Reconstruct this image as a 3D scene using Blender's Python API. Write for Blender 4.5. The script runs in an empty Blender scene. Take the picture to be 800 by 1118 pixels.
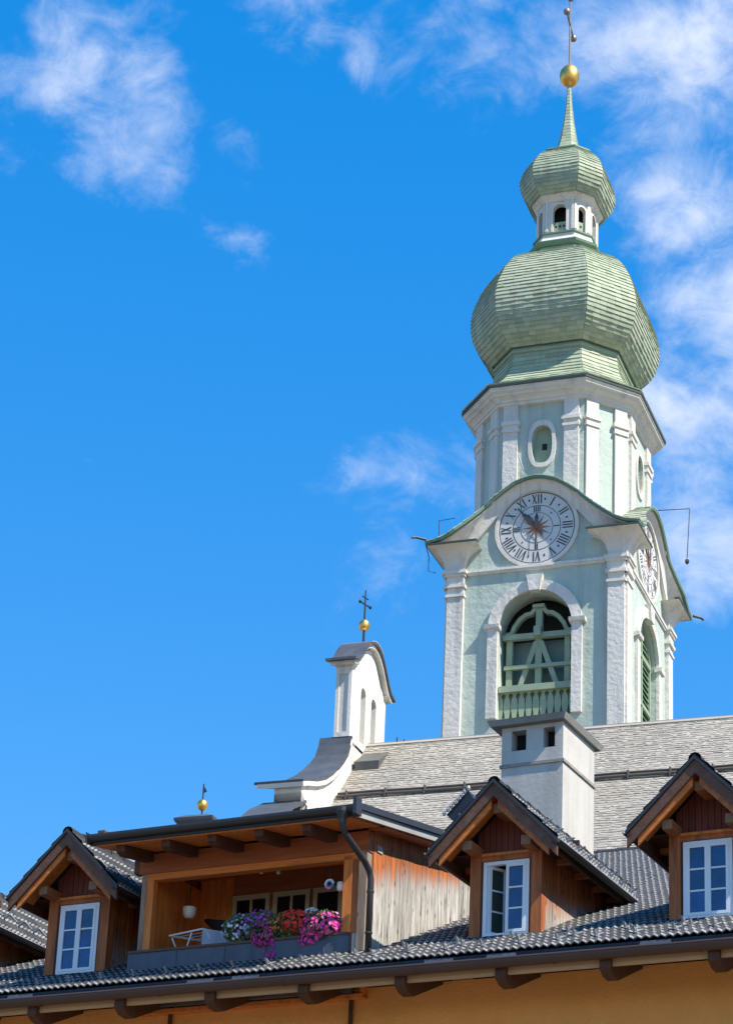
import bpy, math, random
from mathutils import Matrix, Vector
R = math.radians
rnd = random.Random(7)
scene = bpy.context.scene
col = scene.collection

# ------------------------------------------------------------------ camera
EYE = 1.6
F_PX, PITCH, ROLL, CY = 2660.1, 0.3597, 0.0437, 789.8      # calibrated from vertical and horizontal edges
cam_d = bpy.data.cameras.new('camera')
cam_d.sensor_fit = 'VERTICAL'; cam_d.sensor_height = 24.0
cam_d.lens = F_PX / 1118.0 * 24.0
cam_d.shift_y = (CY - 559.0) / 1118.0
cam_d.clip_start = 0.1; cam_d.clip_end = 6000
cam = bpy.data.objects.new('camera', cam_d); col.objects.link(cam)
cam.matrix_world = Matrix.Translation((0, 0, EYE)) @ Matrix.Rotation(math.pi/2 + PITCH, 4, 'X') @ Matrix.Rotation(ROLL, 4, 'Z')
scene.camera = cam

def pix_dir(u, v):
    a, b = u - 400.0, v - CY
    cr, sr = math.cos(ROLL), math.sin(ROLL)
    px, py = a*cr + b*sr, -a*sr + b*cr
    c, s = math.cos(PITCH), math.sin(PITCH)
    x, up = px/F_PX, -py/F_PX
    return Vector((x, c - up*s, s + up*c)).normalized()

# ------------------------------------------------------------------ light
SUN_AZ = 52.0      # degrees from -Y (behind the camera) towards +X
SUN_EL = 49.0
sun_dir = Vector((math.sin(R(SUN_AZ))*math.cos(R(SUN_EL)), -math.cos(R(SUN_AZ))*math.cos(R(SUN_EL)), math.sin(R(SUN_EL))))
sl = bpy.data.lights.new('sun', 'SUN'); sl.energy = 5.0; sl.angle = R(0.53); sl.color = (1.0, 0.925, 0.80)
so = bpy.data.objects.new('sun', sl); col.objects.link(so)
so.rotation_euler = (-sun_dir).to_track_quat('-Z', 'Y').to_euler(); so.location = sun_dir*300

world = bpy.data.worlds.new('World'); scene.world = world; world.use_nodes = True
wn = world.node_tree.nodes; wl = world.node_tree.links
for n in list(wn): wn.remove(n)
def wnode(t, **k):
    n = wn.new(t)
    for a, b in k.items(): setattr(n, a, b)
    return n
def wmath(op, a, b=None, clamp=False):
    n = wnode('ShaderNodeMath', operation=op, use_clamp=clamp)
    for i, q in enumerate((a, b)):
        if q is None: continue
        if isinstance(q, (int, float)): n.inputs[i].default_value = q
        else: wl.new(q, n.inputs[i])
    return n.outputs[0]
sky = wnode('ShaderNodeTexSky', sky_type='NISHITA', sun_disc=False)
sky.sun_elevation = R(SUN_EL)
sky.sun_rotation = math.atan2(sun_dir.x, sun_dir.y)
sky.altitude = 1200; sky.air_density = 1.0; sky.dust_density = 0.0; sky.ozone_density = 2.0
hs = wnode('ShaderNodeHueSaturation'); hs.inputs['Saturation'].default_value = 2.5; hs.inputs['Value'].default_value = 2.62; hs.inputs['Hue'].default_value = .511
gm = wnode('ShaderNodeGamma'); gm.inputs['Gamma'].default_value = 0.42
wl.new(sky.outputs[0], gm.inputs['Color']); wl.new(gm.outputs[0], hs.inputs['Color'])
tc = wnode('ShaderNodeTexCoord')
# thin clouds: noise in the sky's own direction space, denser around a few cloud banks
def wnoise(scale, detail, rough, dist, off):
    mp = wnode('ShaderNodeMapping'); mp.inputs['Location'].default_value = off
    mp.inputs['Scale'].default_value = (1, 1, 1.25)
    wl.new(tc.outputs['Generated'], mp.inputs['Vector'])
    n = wnode('ShaderNodeTexNoise'); n.inputs['Scale'].default_value = scale; n.inputs['Detail'].default_value = detail
    n.inputs['Roughness'].default_value = rough; n.inputs['Distortion'].default_value = dist
    wl.new(mp.outputs[0], n.inputs['Vector']); return n.outputs['Fac']
n1 = wnoise(15.0, 8, 0.56, 0.5, (3.1, 1.7, 0.4))
n2 = wnoise(46.0, 8, 0.66, 0.6, (0.3, 5.7, 2.4))
banks = None
for (u, v, rad, amp) in [(95, 50, 1.6, .30), (112, 112, 2.3, .36), (145, 172, 1.7, .24), (60, 130, 1.8, .27), (258, 168, 0.9, .13), (282, 288, 1.0, .20),
                         (765, 5, 3.8, .40), (650, -20, 2.2, .24), (790, 110, 3.0, .24), (790, 290, 3.4, .40), (750, 380, 2.6, .32), (800, 430, 2.6, .38),
                         (660, 180, 2.2, .16), (455, 565, 2.4, .22), (490, 520, 1.8, .25), (765, 570, 2.4, .34), (780, 500, 2.2, .22), (520, 95, 1.6, .2), (410, 60, 1.4, .16), (320, 10, 1.6, .20), (20, 110, 1.6, .26), (130, 20, 1.6, .22), (480, 0, 1.6, .19)]:
    d = pix_dir(u, v)
    dp = wnode('ShaderNodeVectorMath', operation='DOT_PRODUCT'); dp.inputs[1].default_value = d
    wl.new(tc.outputs['Generated'], dp.inputs[0])
    mr = wnode('ShaderNodeMapRange', interpolation_type='SMOOTHSTEP')
    mr.inputs['From Min'].default_value = math.cos(R(rad*1.25)); mr.inputs['From Max'].default_value = 1.0
    mr.inputs['To Min'].default_value = 0; mr.inputs['To Max'].default_value = amp
    wl.new(dp.outputs['Value'], mr.inputs['Value'])
    banks = mr.outputs[0] if banks is None else wmath('MAXIMUM', banks, mr.outputs[0])
nn = wmath('ADD', wmath('MULTIPLY', n1, 1.10), wmath('MULTIPLY', n2, 0.42))
nn = wmath('SUBTRACT', nn, 0.265)
dens = wmath('ADD', nn, banks)
mr = wnode('ShaderNodeMapRange', interpolation_type='SMOOTHSTEP')
mr.inputs['From Min'].default_value = 0.64; mr.inputs['From Max'].default_value = 1.24
mr.inputs['To Min'].default_value = 0.0; mr.inputs['To Max'].default_value = 0.66
wl.new(dens, mr.inputs['Value'])
mix = wnode('ShaderNodeMix', data_type='RGBA')
wl.new(mr.outputs[0], mix.inputs[0]); wl.new(hs.outputs[0], mix.inputs[6]); mix.inputs[7].default_value = (6.4, 6.3, 6.2, 1)
bg = wnode('ShaderNodeBackground'); bg.inputs['Strength'].default_value = 0.14
wl.new(mix.outputs[2], bg.inputs['Color'])
wo = wnode('ShaderNodeOutputWorld'); wl.new(bg.outputs[0], wo.inputs['Surface'])

vs = scene.view_settings
vs.view_transform = 'Standard'; vs.look = 'None'; vs.exposure = 0.58; vs.gamma = 1.0; vs.use_curve_mapping = False
scene.render.engine = 'CYCLES'

# ------------------------------------------------------------------ materials
MATS = {}
def mat(name, base, rough=0.8, var=0.12, nscale=1.5, second=None, second_scale=0.6, second_amt=0.0, bump=0.0, bscale=20.0,
        stretch=(1, 1, 1), streak=0.0, objrand=0.0, island=0.0, metallic=0.0, spec=0.5, island_hue=None, coord='Object'):
    m = bpy.data.materials.new(name); m.use_nodes = True
    N, L = m.node_tree.nodes, m.node_tree.links
    b = N['Principled BSDF']
    b.inputs['Roughness'].default_value = rough; b.inputs['Metallic'].default_value = metallic
    b.inputs['Specular IOR Level'].default_value = spec
    tcn = N.new('ShaderNodeTexCoord'); mp = N.new('ShaderNodeMapping')
    mp.inputs['Scale'].default_value = stretch; L.new(tcn.outputs[coord], mp.inputs['Vector'])
    nz = N.new('ShaderNodeTexNoise'); nz.inputs['Scale'].default_value = nscale; nz.inputs['Detail'].default_value = 8; nz.inputs['Roughness'].default_value = .62
    L.new(mp.outputs[0], nz.inputs['Vector'])
    hsv = N.new('ShaderNodeHueSaturation'); hsv.inputs['Color'].default_value = (*base, 1)
    r = N.new('ShaderNodeMapRange'); r.inputs['From Min'].default_value = .25; r.inputs['From Max'].default_value = .75
    r.inputs['To Min'].default_value = 1 - var; r.inputs['To Max'].default_value = 1 + var
    L.new(nz.outputs['Fac'], r.inputs['Value'])
    out = r.outputs[0]
    g = None
    if island:
        g = N.new('ShaderNodeNewGeometry')
        r2 = N.new('ShaderNodeMapRange'); r2.inputs['To Min'].default_value = 1 - island; r2.inputs['To Max'].default_value = 1 + island
        L.new(g.outputs['Random Per Island'], r2.inputs['Value'])
        mm = N.new('ShaderNodeMath'); mm.operation = 'MULTIPLY'; L.new(out, mm.inputs[0]); L.new(r2.outputs[0], mm.inputs[1]); out = mm.outputs[0]
    if streak:
        mp3 = N.new('ShaderNodeMapping'); mp3.inputs['Scale'].default_value = (1.6, 1.6, .11); L.new(tcn.outputs[coord], mp3.inputs['Vector'])
        n3 = N.new('ShaderNodeTexNoise'); n3.inputs['Scale'].default_value = 1.3; n3.inputs['Detail'].default_value = 7; n3.inputs['Roughness'].default_value = .6
        L.new(mp3.outputs[0], n3.inputs['Vector'])
        r4 = N.new('ShaderNodeMapRange'); r4.inputs['From Min'].default_value = .50; r4.inputs['From Max'].default_value = .74; r4.inputs['To Min'].default_value = 1.0; r4.inputs['To Max'].default_value = 1 - streak
        L.new(n3.outputs['Fac'], r4.inputs['Value'])
        m4 = N.new('ShaderNodeMath'); m4.operation = 'MULTIPLY'; L.new(out, m4.inputs[0]); L.new(r4.outputs[0], m4.inputs[1]); out = m4.outputs[0]
    if objrand:
        oi = N.new('ShaderNodeObjectInfo')
        r5 = N.new('ShaderNodeMapRange'); r5.inputs['To Min'].default_value = 1 - objrand; r5.inputs['To Max'].default_value = 1 + objrand; L.new(oi.outputs['Random'], r5.inputs['Value'])
        m5 = N.new('ShaderNodeMath'); m5.operation = 'MULTIPLY'; L.new(out, m5.inputs[0]); L.new(r5.outputs[0], m5.inputs[1]); out = m5.outputs[0]
    L.new(out, hsv.inputs['Value'])
    colr = hsv.outputs[0]
    if second is not None:
        n2 = N.new('ShaderNodeTexNoise'); n2.inputs['Scale'].default_value = second_scale; n2.inputs['Detail'].default_value = 7; n2.inputs['Roughness'].default_value = .65
        L.new(mp.outputs[0], n2.inputs['Vector'])
        rr = N.new('ShaderNodeMapRange'); rr.interpolation_type = 'SMOOTHSTEP'
        rr.inputs['From Min'].default_value = .48; rr.inputs['From Max'].default_value = .72; rr.inputs['To Max'].default_value = second_amt
        L.new(n2.outputs['Fac'], rr.inputs['Value'])
        mx = N.new('ShaderNodeMix'); mx.data_type = 'RGBA'; L.new(rr.outputs[0], mx.inputs[0]); L.new(colr, mx.inputs[6]); mx.inputs[7].default_value = (*second, 1)
        colr = mx.outputs[2]
    if island_hue is not None:
        g2 = N.new('ShaderNodeNewGeometry')
        m2 = N.new('ShaderNodeMath'); m2.operation = 'MULTIPLY'; m2.inputs[1].default_value = 7.31; L.new(g2.outputs['Random Per Island'], m2.inputs[0])
        fr = N.new('ShaderNodeMath'); fr.operation = 'FRACT'; L.new(m2.outputs[0], fr.inputs[0])
        pw = N.new('ShaderNodeMath'); pw.operation = 'POWER'; pw.inputs[1].default_value = 3.0; L.new(fr.outputs[0], pw.inputs[0])
        mx = N.new('ShaderNodeMix'); mx.data_type = 'RGBA'; L.new(pw.outputs[0], mx.inputs[0]); L.new(colr, mx.inputs[6]); mx.inputs[7].default_value = (*island_hue, 1)
        colr = mx.outputs[2]
    L.new(colr, b.inputs['Base Color'])
    if bump:
        nb = N.new('ShaderNodeTexNoise'); nb.inputs['Scale'].default_value = bscale; nb.inputs['Detail'].default_value = 6
        L.new(mp.outputs[0], nb.inputs['Vector'])
        bp = N.new('ShaderNodeBump'); bp.inputs['Strength'].default_value = 1.0; bp.inputs['Distance'].default_value = bump
        L.new(nb.outputs['Fac'], bp.inputs['Height']); L.new(bp.outputs[0], b.inputs['Normal'])
    MATS[name] = m
    return m

mat('plaster_white', (.68, .645, .585), .9, .08, .9, (.54, .51, .46), .5, .45, .035, 5.0, streak=.34)
mat('plaster_smooth', (.70, .665, .60), .9, .06, .7, (.58, .55, .50), .5, .35, .012, 9.0, streak=.32)
mat('plaster_mint', (.44, .52, .455), .9, .09, .8, (.52, .57, .49), .35, .6, .04, 4.0, streak=.26)
mat('green_shingle', (.385, .445, .315), .75, .16, .5, (.46, .46, .345), .3, .75, 0, 1, island=.06, island_hue=(.28, .33, .22), streak=.42)
mat('green_shingle_old', (.35, .42, .31), .8, .15, .6, (.40, .36, .28), .5, .8, 0, 1, island=.22, island_hue=(.42, .38, .28))
mat('green_trim', (.13, .22, .145), .6, .15, 1.5)
mat('green_trim_dark', (.045, .065, .05), .6, .2, 1.5)
mat('green_timber', (.28, .35, .24), .75, .16, 1.2, (.40, .45, .34), 1.0, .6)
mat('green_board', (.22, .33, .22), .8, .2, 1.5)
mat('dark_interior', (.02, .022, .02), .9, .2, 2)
mat('belfry_panel', (.17, .235, .20), .7, .2, .8)
mat('gold', (.92, .52, .13), .42, .1, 3, metallic=1.0)
mat('iron', (.05, .05, .055), .5, .2, 3, metallic=.4)
mat('cross_metal', (.30, .27, .24), .45, .2, 3, metallic=.6)
mat('clock_white', (.62, .61, .58), .7, .04, 1)
mat('clock_black', (.045, .045, .05), .6, .1, 1)
mat('clock_star', (.34, .16, .09), .6, .15, 2)
mat('nave_shingle', (.365, .335, .285), .9, .18, .35, (.34, .29, .22), .3, .65, 0, 1, island=.24, island_hue=(.34, .30, .25))
mat('nave_deck', (.16, .14, .12), .9, .1, 1)
mat('slate', (.075, .08, .09), .55, .25, 1.2, (.12, .125, .13), 1.0, .6)
mat('slate_warm', (.11, .11, .10), .6, .25, 1.2)
mat('snow_pipe', (.10, .085, .07), .6, .2, 1.0)
mat('zinc', (.42, .43, .44), .45, .15, 1.5, metallic=.3)
mat('tile_edge_glint', (.23, .227, .222), .6, .35, 5.0, objrand=.35)  # pale colour of tile noses and lips stands in for sun glints
mat('roof_tile', (.040, .040, .043), .7, .2, 6.0, (.075, .073, .07), 3.0, .7, .003, 60.0, spec=.3, objrand=.35)
mat('tile_stuff', (.040, .040, .043), .7, .2, 6.0, (.075, .073, .07), 3.0, .7, island=.15, spec=.3)
mat('roof_deck', (.03, .03, .032), .8, .1, 2)
mat('gutter_brown', (.075, .040, .030), .45, .12, 2.5, spec=.5)
mat('gutter_dark', (.035, .033, .035), .42, .12, 2.5, spec=.5)
mat('flashing', (.025, .026, .032), .4, .2, 3)
mat('flash_reflection', (.13, .13, .135), .35, .3, 8, metallic=.4)  # lighter metal for the reflections painted onto the eave flashing
mat('ochre', (.80, .39, .115), .95, .10, 1.1, (.68, .31, .085), .7, .6, .012, 25)
mat('frieze', (.56, .37, .22), .9, .08, 2)
W_ = dict(stretch=(9, 9, .8))
mat('wood_brown', (.40, .115, .030), .7, .38, 1.6, (.13, .040, .016), 1.1, .7, .004, 8, **W_)
mat('wood_orange', (.72, .22, .042), .68, .30, 1.6, (.32, .09, .02), 1.2, .6, .004, 8, **W_)
mat('wood_dark', (.085, .032, .016), .7, .35, 1.6, bump=.004, bscale=8, **W_)
mat('wood_red', (.155, .034, .019), .7, .3, 1.6, bump=.004, bscale=8, **W_)
mat('wood_beam', (.34, .10, .032), .7, .32, 1.5, (.10, .04, .018), .8, .6, .004, 8, stretch=(1.0, 9, 9))
mat('wood_beam_orange', (.66, .20, .04), .7, .28, 1.5, (.24, .09, .03), .8, .5, .004, 8, stretch=(1.0, 9, 9))
mat('wood_depth', (.42, .135, .04), .7, .30, 1.5, (.10, .04, .018), .8, .6, .004, 8, stretch=(9, 1.0, 9))
mat('wood_barge', (.135, .062, .037), .75, .30, 2.0, (.19, .14, .11), 1.5, .45, .004, 12, stretch=(3, 3, 3))
mat('wood_purlin', (.26, .14, .075), .8, .2, 6)
mat('wood_grey_post', (.30, .22, .16), .85, .3, 2.0, (.10, .075, .055), 1.4, .6, .004, 8, **W_)
mat('fascia_grey', (.34, .33, .31), .8, .2, 2, (.18, .16, .15), 1, .6)
mat('white_paint', (.80, .82, .84), .4, .04, 4)
mat('cream_paint', (.50, .44, .30), .5, .08, 4)
mat('parapet_metal', (.085, .095, .125), .55, .22, 1.6, (.05, .055, .075), 1.0, .7, stretch=(4, 4, .8))
mat('rail_brown', (.12, .05, .03), .6, .2, 3)
mat('chimney_plaster', (.55, .52, .47), .92, .07, 1.5, (.44, .41, .36), 1.2, .5, .004, 14, streak=.34)
mat('concrete', (.30, .285, .25), .9, .18, 3.0, (.20, .19, .165), 2, .6, .006, 20)
mat('flue_black', (.012, .011, .011), .95, .2, 2)
mat('lamp_white', (.80, .78, .70), .35, .04, 3)
mat('cloth_blue', (.55, .60, .72), .9, .12, 5)
mat('cloth_dark', (.025, .025, .035), .85, .2, 4)
mat('leaf', (.085, .17, .045), .6, .35, 8, island=.4)
mat('fl_white', (.78, .76, .80), .7, .05, 8, island=.1)
mat('fl_lilac', (.42, .33, .70), .7, .1, 8, island=.25)
mat('fl_purple', (.45, .08, .52), .7, .1, 8, island=.35)
mat('fl_violet_red', (.68, .04, .36), .7, .1, 8, island=.35)
mat('fl_red', (.80, .045, .025), .7, .1, 8, island=.35)
mat('fl_orange', (.75, .22, .07), .7, .1, 8, island=.3)
mat('fl_magenta', (.90, .06, .42), .7, .1, 8, island=.3)
mat('fl_pink', (.82, .25, .50), .7, .1, 8, island=.2)
mat('paving', (.14, .115, .085), .9, .15, .3, (.10, .085, .06), .05, .5)
mat('ring_blue', (.05, .25, .6), .4, .05, 3)
mat('ring_pink', (.75, .25, .45), .4, .05, 3)
mat('glass_dark', (.008, .012, .02), .05, .1, 1, spec=.5)
mat('pane_green', (.045, .07, .06), .08, .1, 1, spec=.6)
m = mat('pane_sky_reflection', (.012, .044, .17), .05, .7, 3.0, spec=.9, objrand=.4, bump=.006, bscale=2.5)  # blue base colour stands in for the sky reflected in the glass
m.node_tree.nodes['Principled BSDF'].inputs['IOR'].default_value = 1.55

# weathered boards: orange under the eave, silvery grey where rain reaches
def weathered(name, lo, hi):
    m = bpy.data.materials.new(name); m.use_nodes = True
    N, L = m.node_tree.nodes, m.node_tree.links; b = N['Principled BSDF']; b.inputs['Roughness'].default_value = .85
    tcn = N.new('ShaderNodeTexCoord'); mp = N.new('ShaderNodeMapping'); mp.inputs['Scale'].default_value = (16, 16, 1.3)
    L.new(tcn.outputs['Object'], mp.inputs['Vector'])
    nz = N.new('ShaderNodeTexNoise'); nz.inputs['Scale'].default_value = 1.5; nz.inputs['Detail'].default_value = 8; nz.inputs['Roughness'].default_value = .65
    L.new(mp.outputs[0], nz.inputs['Vector'])
    mpk = N.new('ShaderNodeMapping'); mpk.inputs['Scale'].default_value = (9, 9, 4.5); L.new(tcn.outputs['Object'], mpk.inputs['Vector'])
    kn = N.new('ShaderNodeTexVoronoi'); kn.inputs['Scale'].default_value = 1.0; L.new(mpk.outputs[0], kn.inputs['Vector'])
    kr = N.new('ShaderNodeMapRange'); kr.inputs['From Min'].default_value = .10; kr.inputs['From Max'].default_value = .26; kr.inputs['To Min'].default_value = .22; kr.inputs['To Max'].default_value = 1
    L.new(kn.outputs['Distance'], kr.inputs['Value'])
    cr1 = N.new('ShaderNodeValToRGB'); e = cr1.color_ramp.elements
    e[0].position = .30; e[0].color = (.14, .125, .11, 1); e[1].position = .66; e[1].color = (.66, .63, .57, 1)
    L.new(nz.outputs['Fac'], cr1.inputs[0])
    cr2 = N.new('ShaderNodeValToRGB'); e = cr2.color_ramp.elements
    e[0].position = .3; e[0].color = (.18, .045, .012, 1); e[1].position = .7; e[1].color = (.58, .17, .035, 1)
    L.new(nz.outputs['Fac'], cr2.inputs[0])
    sx = N.new('ShaderNodeSeparateXYZ'); L.new(tcn.outputs['Generated'], sx.inputs[0])
    add = N.new('ShaderNodeMath'); add.operation = 'MULTIPLY_ADD'; add.inputs[1].default_value = .34; L.new(nz.outputs['Fac'], add.inputs[0]); L.new(sx.outputs['Z'], add.inputs[2])
    oi = N.new('ShaderNodeObjectInfo')
    ad2 = N.new('ShaderNodeMath'); ad2.operation = 'MULTIPLY_ADD'; ad2.inputs[1].default_value = .10; L.new(oi.outputs['Random'], ad2.inputs[0]); L.new(add.outputs[0], ad2.inputs[2])
    rr = N.new('ShaderNodeMapRange'); rr.interpolation_type = 'SMOOTHSTEP'; rr.inputs['From Min'].default_value = lo; rr.inputs['From Max'].default_value = hi
    L.new(ad2.outputs[0], rr.inputs['Value'])
    mx = N.new('ShaderNodeMix'); mx.data_type = 'RGBA'; L.new(rr.outputs[0], mx.inputs[0]); L.new(cr1.outputs[0], mx.inputs[6]); L.new(cr2.outputs[0], mx.inputs[7])
    mk = N.new('ShaderNodeMix'); mk.data_type = 'RGBA'; mk.blend_type = 'MULTIPLY'; mk.inputs[0].default_value = .8
    L.new(mx.outputs[2], mk.inputs[6]); L.new(kr.outputs[0], mk.inputs[7])
    hv = N.new('ShaderNodeHueSaturation'); L.new(mk.outputs[2], hv.inputs['Color'])
    r3 = N.new('ShaderNodeMapRange'); r3.inputs['To Min'].default_value = .78; r3.inputs['To Max'].default_value = 1.15; L.new(oi.outputs['Random'], r3.inputs['Value']); L.new(r3.outputs[0], hv.inputs['Value'])
    L.new(hv.outputs[0], b.inputs['Base Color'])
    bp = N.new('ShaderNodeBump'); bp.inputs['Distance'].default_value = .005; L.new(nz.outputs['Fac'], bp.inputs['Height']); L.new(bp.outputs[0], b.inputs['Normal'])
    MATS[name] = m
weathered('boards_weathered', .70, .98)
weathered('boards_dormer', .25, .80)

# ------------------------------------------------------------------ mesh helpers
class Frame:
    def __init__(s, ox, oy, a):
        s.m = Matrix.Translation((ox, oy, EYE)) @ Matrix.Rotation(-a, 4, 'Z')
HOUSE = Frame(0, 32, .4643)
CHURCH = Frame(8.50, 100, .345)
NAVE = Frame(8.265, 100.085, .345)
ORG = {}

class MB:
    def __init__(s): s.v = []; s.f = []; s.smooth = False
    def add(s, vs, fs):
        n = len(s.v); s.v += [tuple(q) for q in vs]; s.f += [tuple(i + n for i in q) for q in fs]; return s
    def box(s, x0, x1, y0, y1, z0, z1):
        return s.add([(x0,y0,z0),(x1,y0,z0),(x1,y1,z0),(x0,y1,z0),(x0,y0,z1),(x1,y0,z1),(x1,y1,z1),(x0,y1,z1)],
                     [(0,3,2,1),(4,5,6,7),(0,1,5,4),(1,2,6,5),(2,3,7,6),(3,0,4,7)])
    def hexa(s, b, t):   # four bottom points, four top points
        return s.add(list(b) + list(t), [(0,3,2,1),(4,5,6,7),(0,1,5,4),(1,2,6,5),(2,3,7,6),(3,0,4,7)])
    def loft(s, rings, closed=True, cap0=False, cap1=False):
        n = len(rings[0]); vs = [p for r in rings for p in r]; fs = []
        for i in range(len(rings) - 1):
            for j in range(n if closed else n - 1):
                k = (j + 1) % n
                fs.append((i*n + j, i*n + k, (i+1)*n + k, (i+1)*n + j))
        if cap0: fs.append(tuple(range(n))[::-1])
        if cap1: fs.append(tuple((len(rings)-1)*n + j for j in range(n)))
        return s.add(vs, fs)
    def prism(s, poly, f0, f1):   # poly: list of 2d, f0/f1: map to 3d for both ends
        n = len(poly)
        return s.add([f0(*p) for p in poly] + [f1(*p) for p in poly],
                     [tuple(range(n))[::-1], tuple(range(n, 2*n))] + [(j, (j+1) % n, n + (j+1) % n, n + j) for j in range(n)])
    def tube(s, path, r, n=8, cap=True):
        path = [Vector(p) for p in path]; rings = []
        rr = r if isinstance(r, (list, tuple)) else [r]*len(path)
        prev = None
        for i, p in enumerate(path):
            t = (path[min(i+1, len(path)-1)] - path[max(i-1, 0)]).normalized()
            up = Vector((0, 0, 1)) if abs(t.z) < .9 else Vector((0, 1, 0))
            a = t.cross(up).normalized() if prev is None else (prev - t*prev.dot(t)).normalized()
            prev = a; b = t.cross(a)
            rings.append([p + (a*math.cos(2*math.pi*k/n) + b*math.sin(2*math.pi*k/n))*rr[i] for k in range(n)])
        return s.loft(rings, True, cap, cap)
    def lathe(s, c, prof, n=12):   # prof: (r, z)
        return s.loft([[(c[0] + r*math.cos(2*math.pi*k/n), c[1] + r*math.sin(2*math.pi*k/n), c[2] + z) for k in range(n)] for r, z in prof], True, True, True)
    def mapped(s, fn): s.v = [fn(*p) for p in s.v]; return s

def link(o, parent=None):
    col.objects.link(o)
    if parent is not None: o.parent = parent; ORG[o.name] = ORG[parent.name]
    return o
def thing(name, label, cat, frame, org, group=None):
    o = bpy.data.objects.new(name, None); o.empty_display_size = .3; col.objects.link(o)
    o.matrix_world = frame.m @ Matrix.Translation(org); ORG[o.name] = (frame, Vector(org))
    o['label'] = label; o['category'] = cat
    if group: o['group'] = group
    return o
def mesh_of(name, mb, m, org=Vector((0,0,0)), smooth=False):
    me = bpy.data.meshes.new(name); me.from_pydata([tuple(Vector(p) - org) for p in mb.v], [], mb.f); me.update()
    me.materials.append(MATS[m] if isinstance(m, str) else m)
    if smooth:
        for p in me.polygons: p.use_smooth = True
    return me
def part(name, mb, m, parent, label=None, smooth=False, kind=None):
    o = bpy.data.objects.new(name, mesh_of(name, mb, m, ORG[parent.name][1], smooth)); link(o, parent)
    if label: o['label'] = label
    if kind: o['kind'] = kind
    return o
def inst(name, me, parent, mtx):      # shared mesh placed by a matrix in frame coordinates
    o = bpy.data.objects.new(name, me); link(o, parent)
    o.matrix_local = Matrix.Translation(-ORG[parent.name][1]) @ mtx
    return o
def solo(name, mb, m, frame, org, label, cat, group=None, smooth=False, kind=None):
    org = Vector(org)
    o = bpy.data.objects.new(name, mesh_of(name, mb, m, org, smooth)); col.objects.link(o)
    o.matrix_world = frame.m @ Matrix.Translation(org); ORG[o.name] = (frame, org)
    if label: o['label'] = label
    if cat: o['category'] = cat
    if group: o['group'] = group
    if kind: o['kind'] = kind
    return o

# ------------------------------------------------------------------ ground
g = MB().add([(-3000,-3000,0),(3000,-3000,0),(3000,3000,0),(-3000,3000,0)], [(0,1,2,3)])
go = bpy.data.objects.new('ground', mesh_of('ground', g, 'paving')); col.objects.link(go); go['kind'] = 'structure'

GZ = -EYE     # ground height in the frames

# ================================================================== church tower
KY = 1.14            # the tower is a little deeper than wide
TW = thing('church_tower', 'tall white and mint green church tower with clock and green onion dome', 'church tower', CHURCH, (0, 0, GZ))
def tmap(x, y, z): return (x, y*KY, z)
def side_map(k):
    def f(u, d, z):
        x, y = [(u, -d), (d, u), (-u, d), (-d, -u)][k]
        return (x, y*KY, z)
    return f
def tpart(name, mb, m, parent=None, **k): return part(name, mb, m, parent or TW, **k)

def ray_poly(c, ang, poly):
    dx, dy = math.cos(ang), math.sin(ang); best = None
    for i in range(len(poly)):
        (x1, y1), (x2, y2) = poly[i], poly[(i+1) % len(poly)]
        ex, ey = x2 - x1, y2 - y1; den = dx*ey - dy*ex
        if abs(den) < 1e-12: continue
        t = ((x1 - c[0])*ey - (y1 - c[1])*ex)/den; s = ((x1 - c[0])*dy - (y1 - c[1])*dx)/den
        if t > 1e-9 and -1e-9 <= s <= 1 + 1e-9 and (best is None or t > best): best = t
    return (c[0] + dx*best, c[1] + dy*best)
def wall_hole(mb, outer, inner, c, fn, d, depth):
    """flat wall between an outline and an opening, with the reveal of the opening"""
    angs = sorted(set(round(math.atan2(p[1] - c[1], p[0] - c[0]), 6) for p in outer + inner))
    A = [ray_poly(c, a, outer) for a in angs]; B = [ray_poly(c, a, inner) for a in angs]; n = len(angs)
    mb.add([fn(p[0], d, p[1]) for p in A] + [fn(p[0], d, p[1]) for p in B] + [fn(p[0], d - depth, p[1]) for p in B],
           [(i, (i+1) % n, n + (i+1) % n, n + i) for i in range(n)] + [(n + i, n + (i+1) % n, 2*n + (i+1) % n, 2*n + i) for i in range(n)])
def band(mb, loopA, loopB, fn, d0, d1, closed=False):
    """flat raised band between two parallel outlines"""
    n = len(loopA); V = [fn(p[0], d1, p[1]) for p in loopA] + [fn(p[0], d1, p[1]) for p in loopB] + [fn(p[0], d0, p[1]) for p in loopA] + [fn(p[0], d0, p[1]) for p in loopB]
    F = []
    for i in range(n if closed else n - 1):
        j = (i + 1) % n
        F += [(i, j, n + j, n + i), (2*n + i, 2*n + j, j, i), (n + i, n + j, 3*n + j, 3*n + i)]
    if not closed: F += [(0, n, 3*n, 2*n), (n-1, 2*n-1, 4*n-1, 3*n-1)]
    mb.add(V, F)
def arch(r, z0, zs, u0=0.0, n=16):
    return [(u0 - r, z0)] + [(u0 - r*math.cos(math.pi*i/n), zs + r*math.sin(math.pi*i/n)) for i in range(n+1)] + [(u0 + r, z0)]
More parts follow.
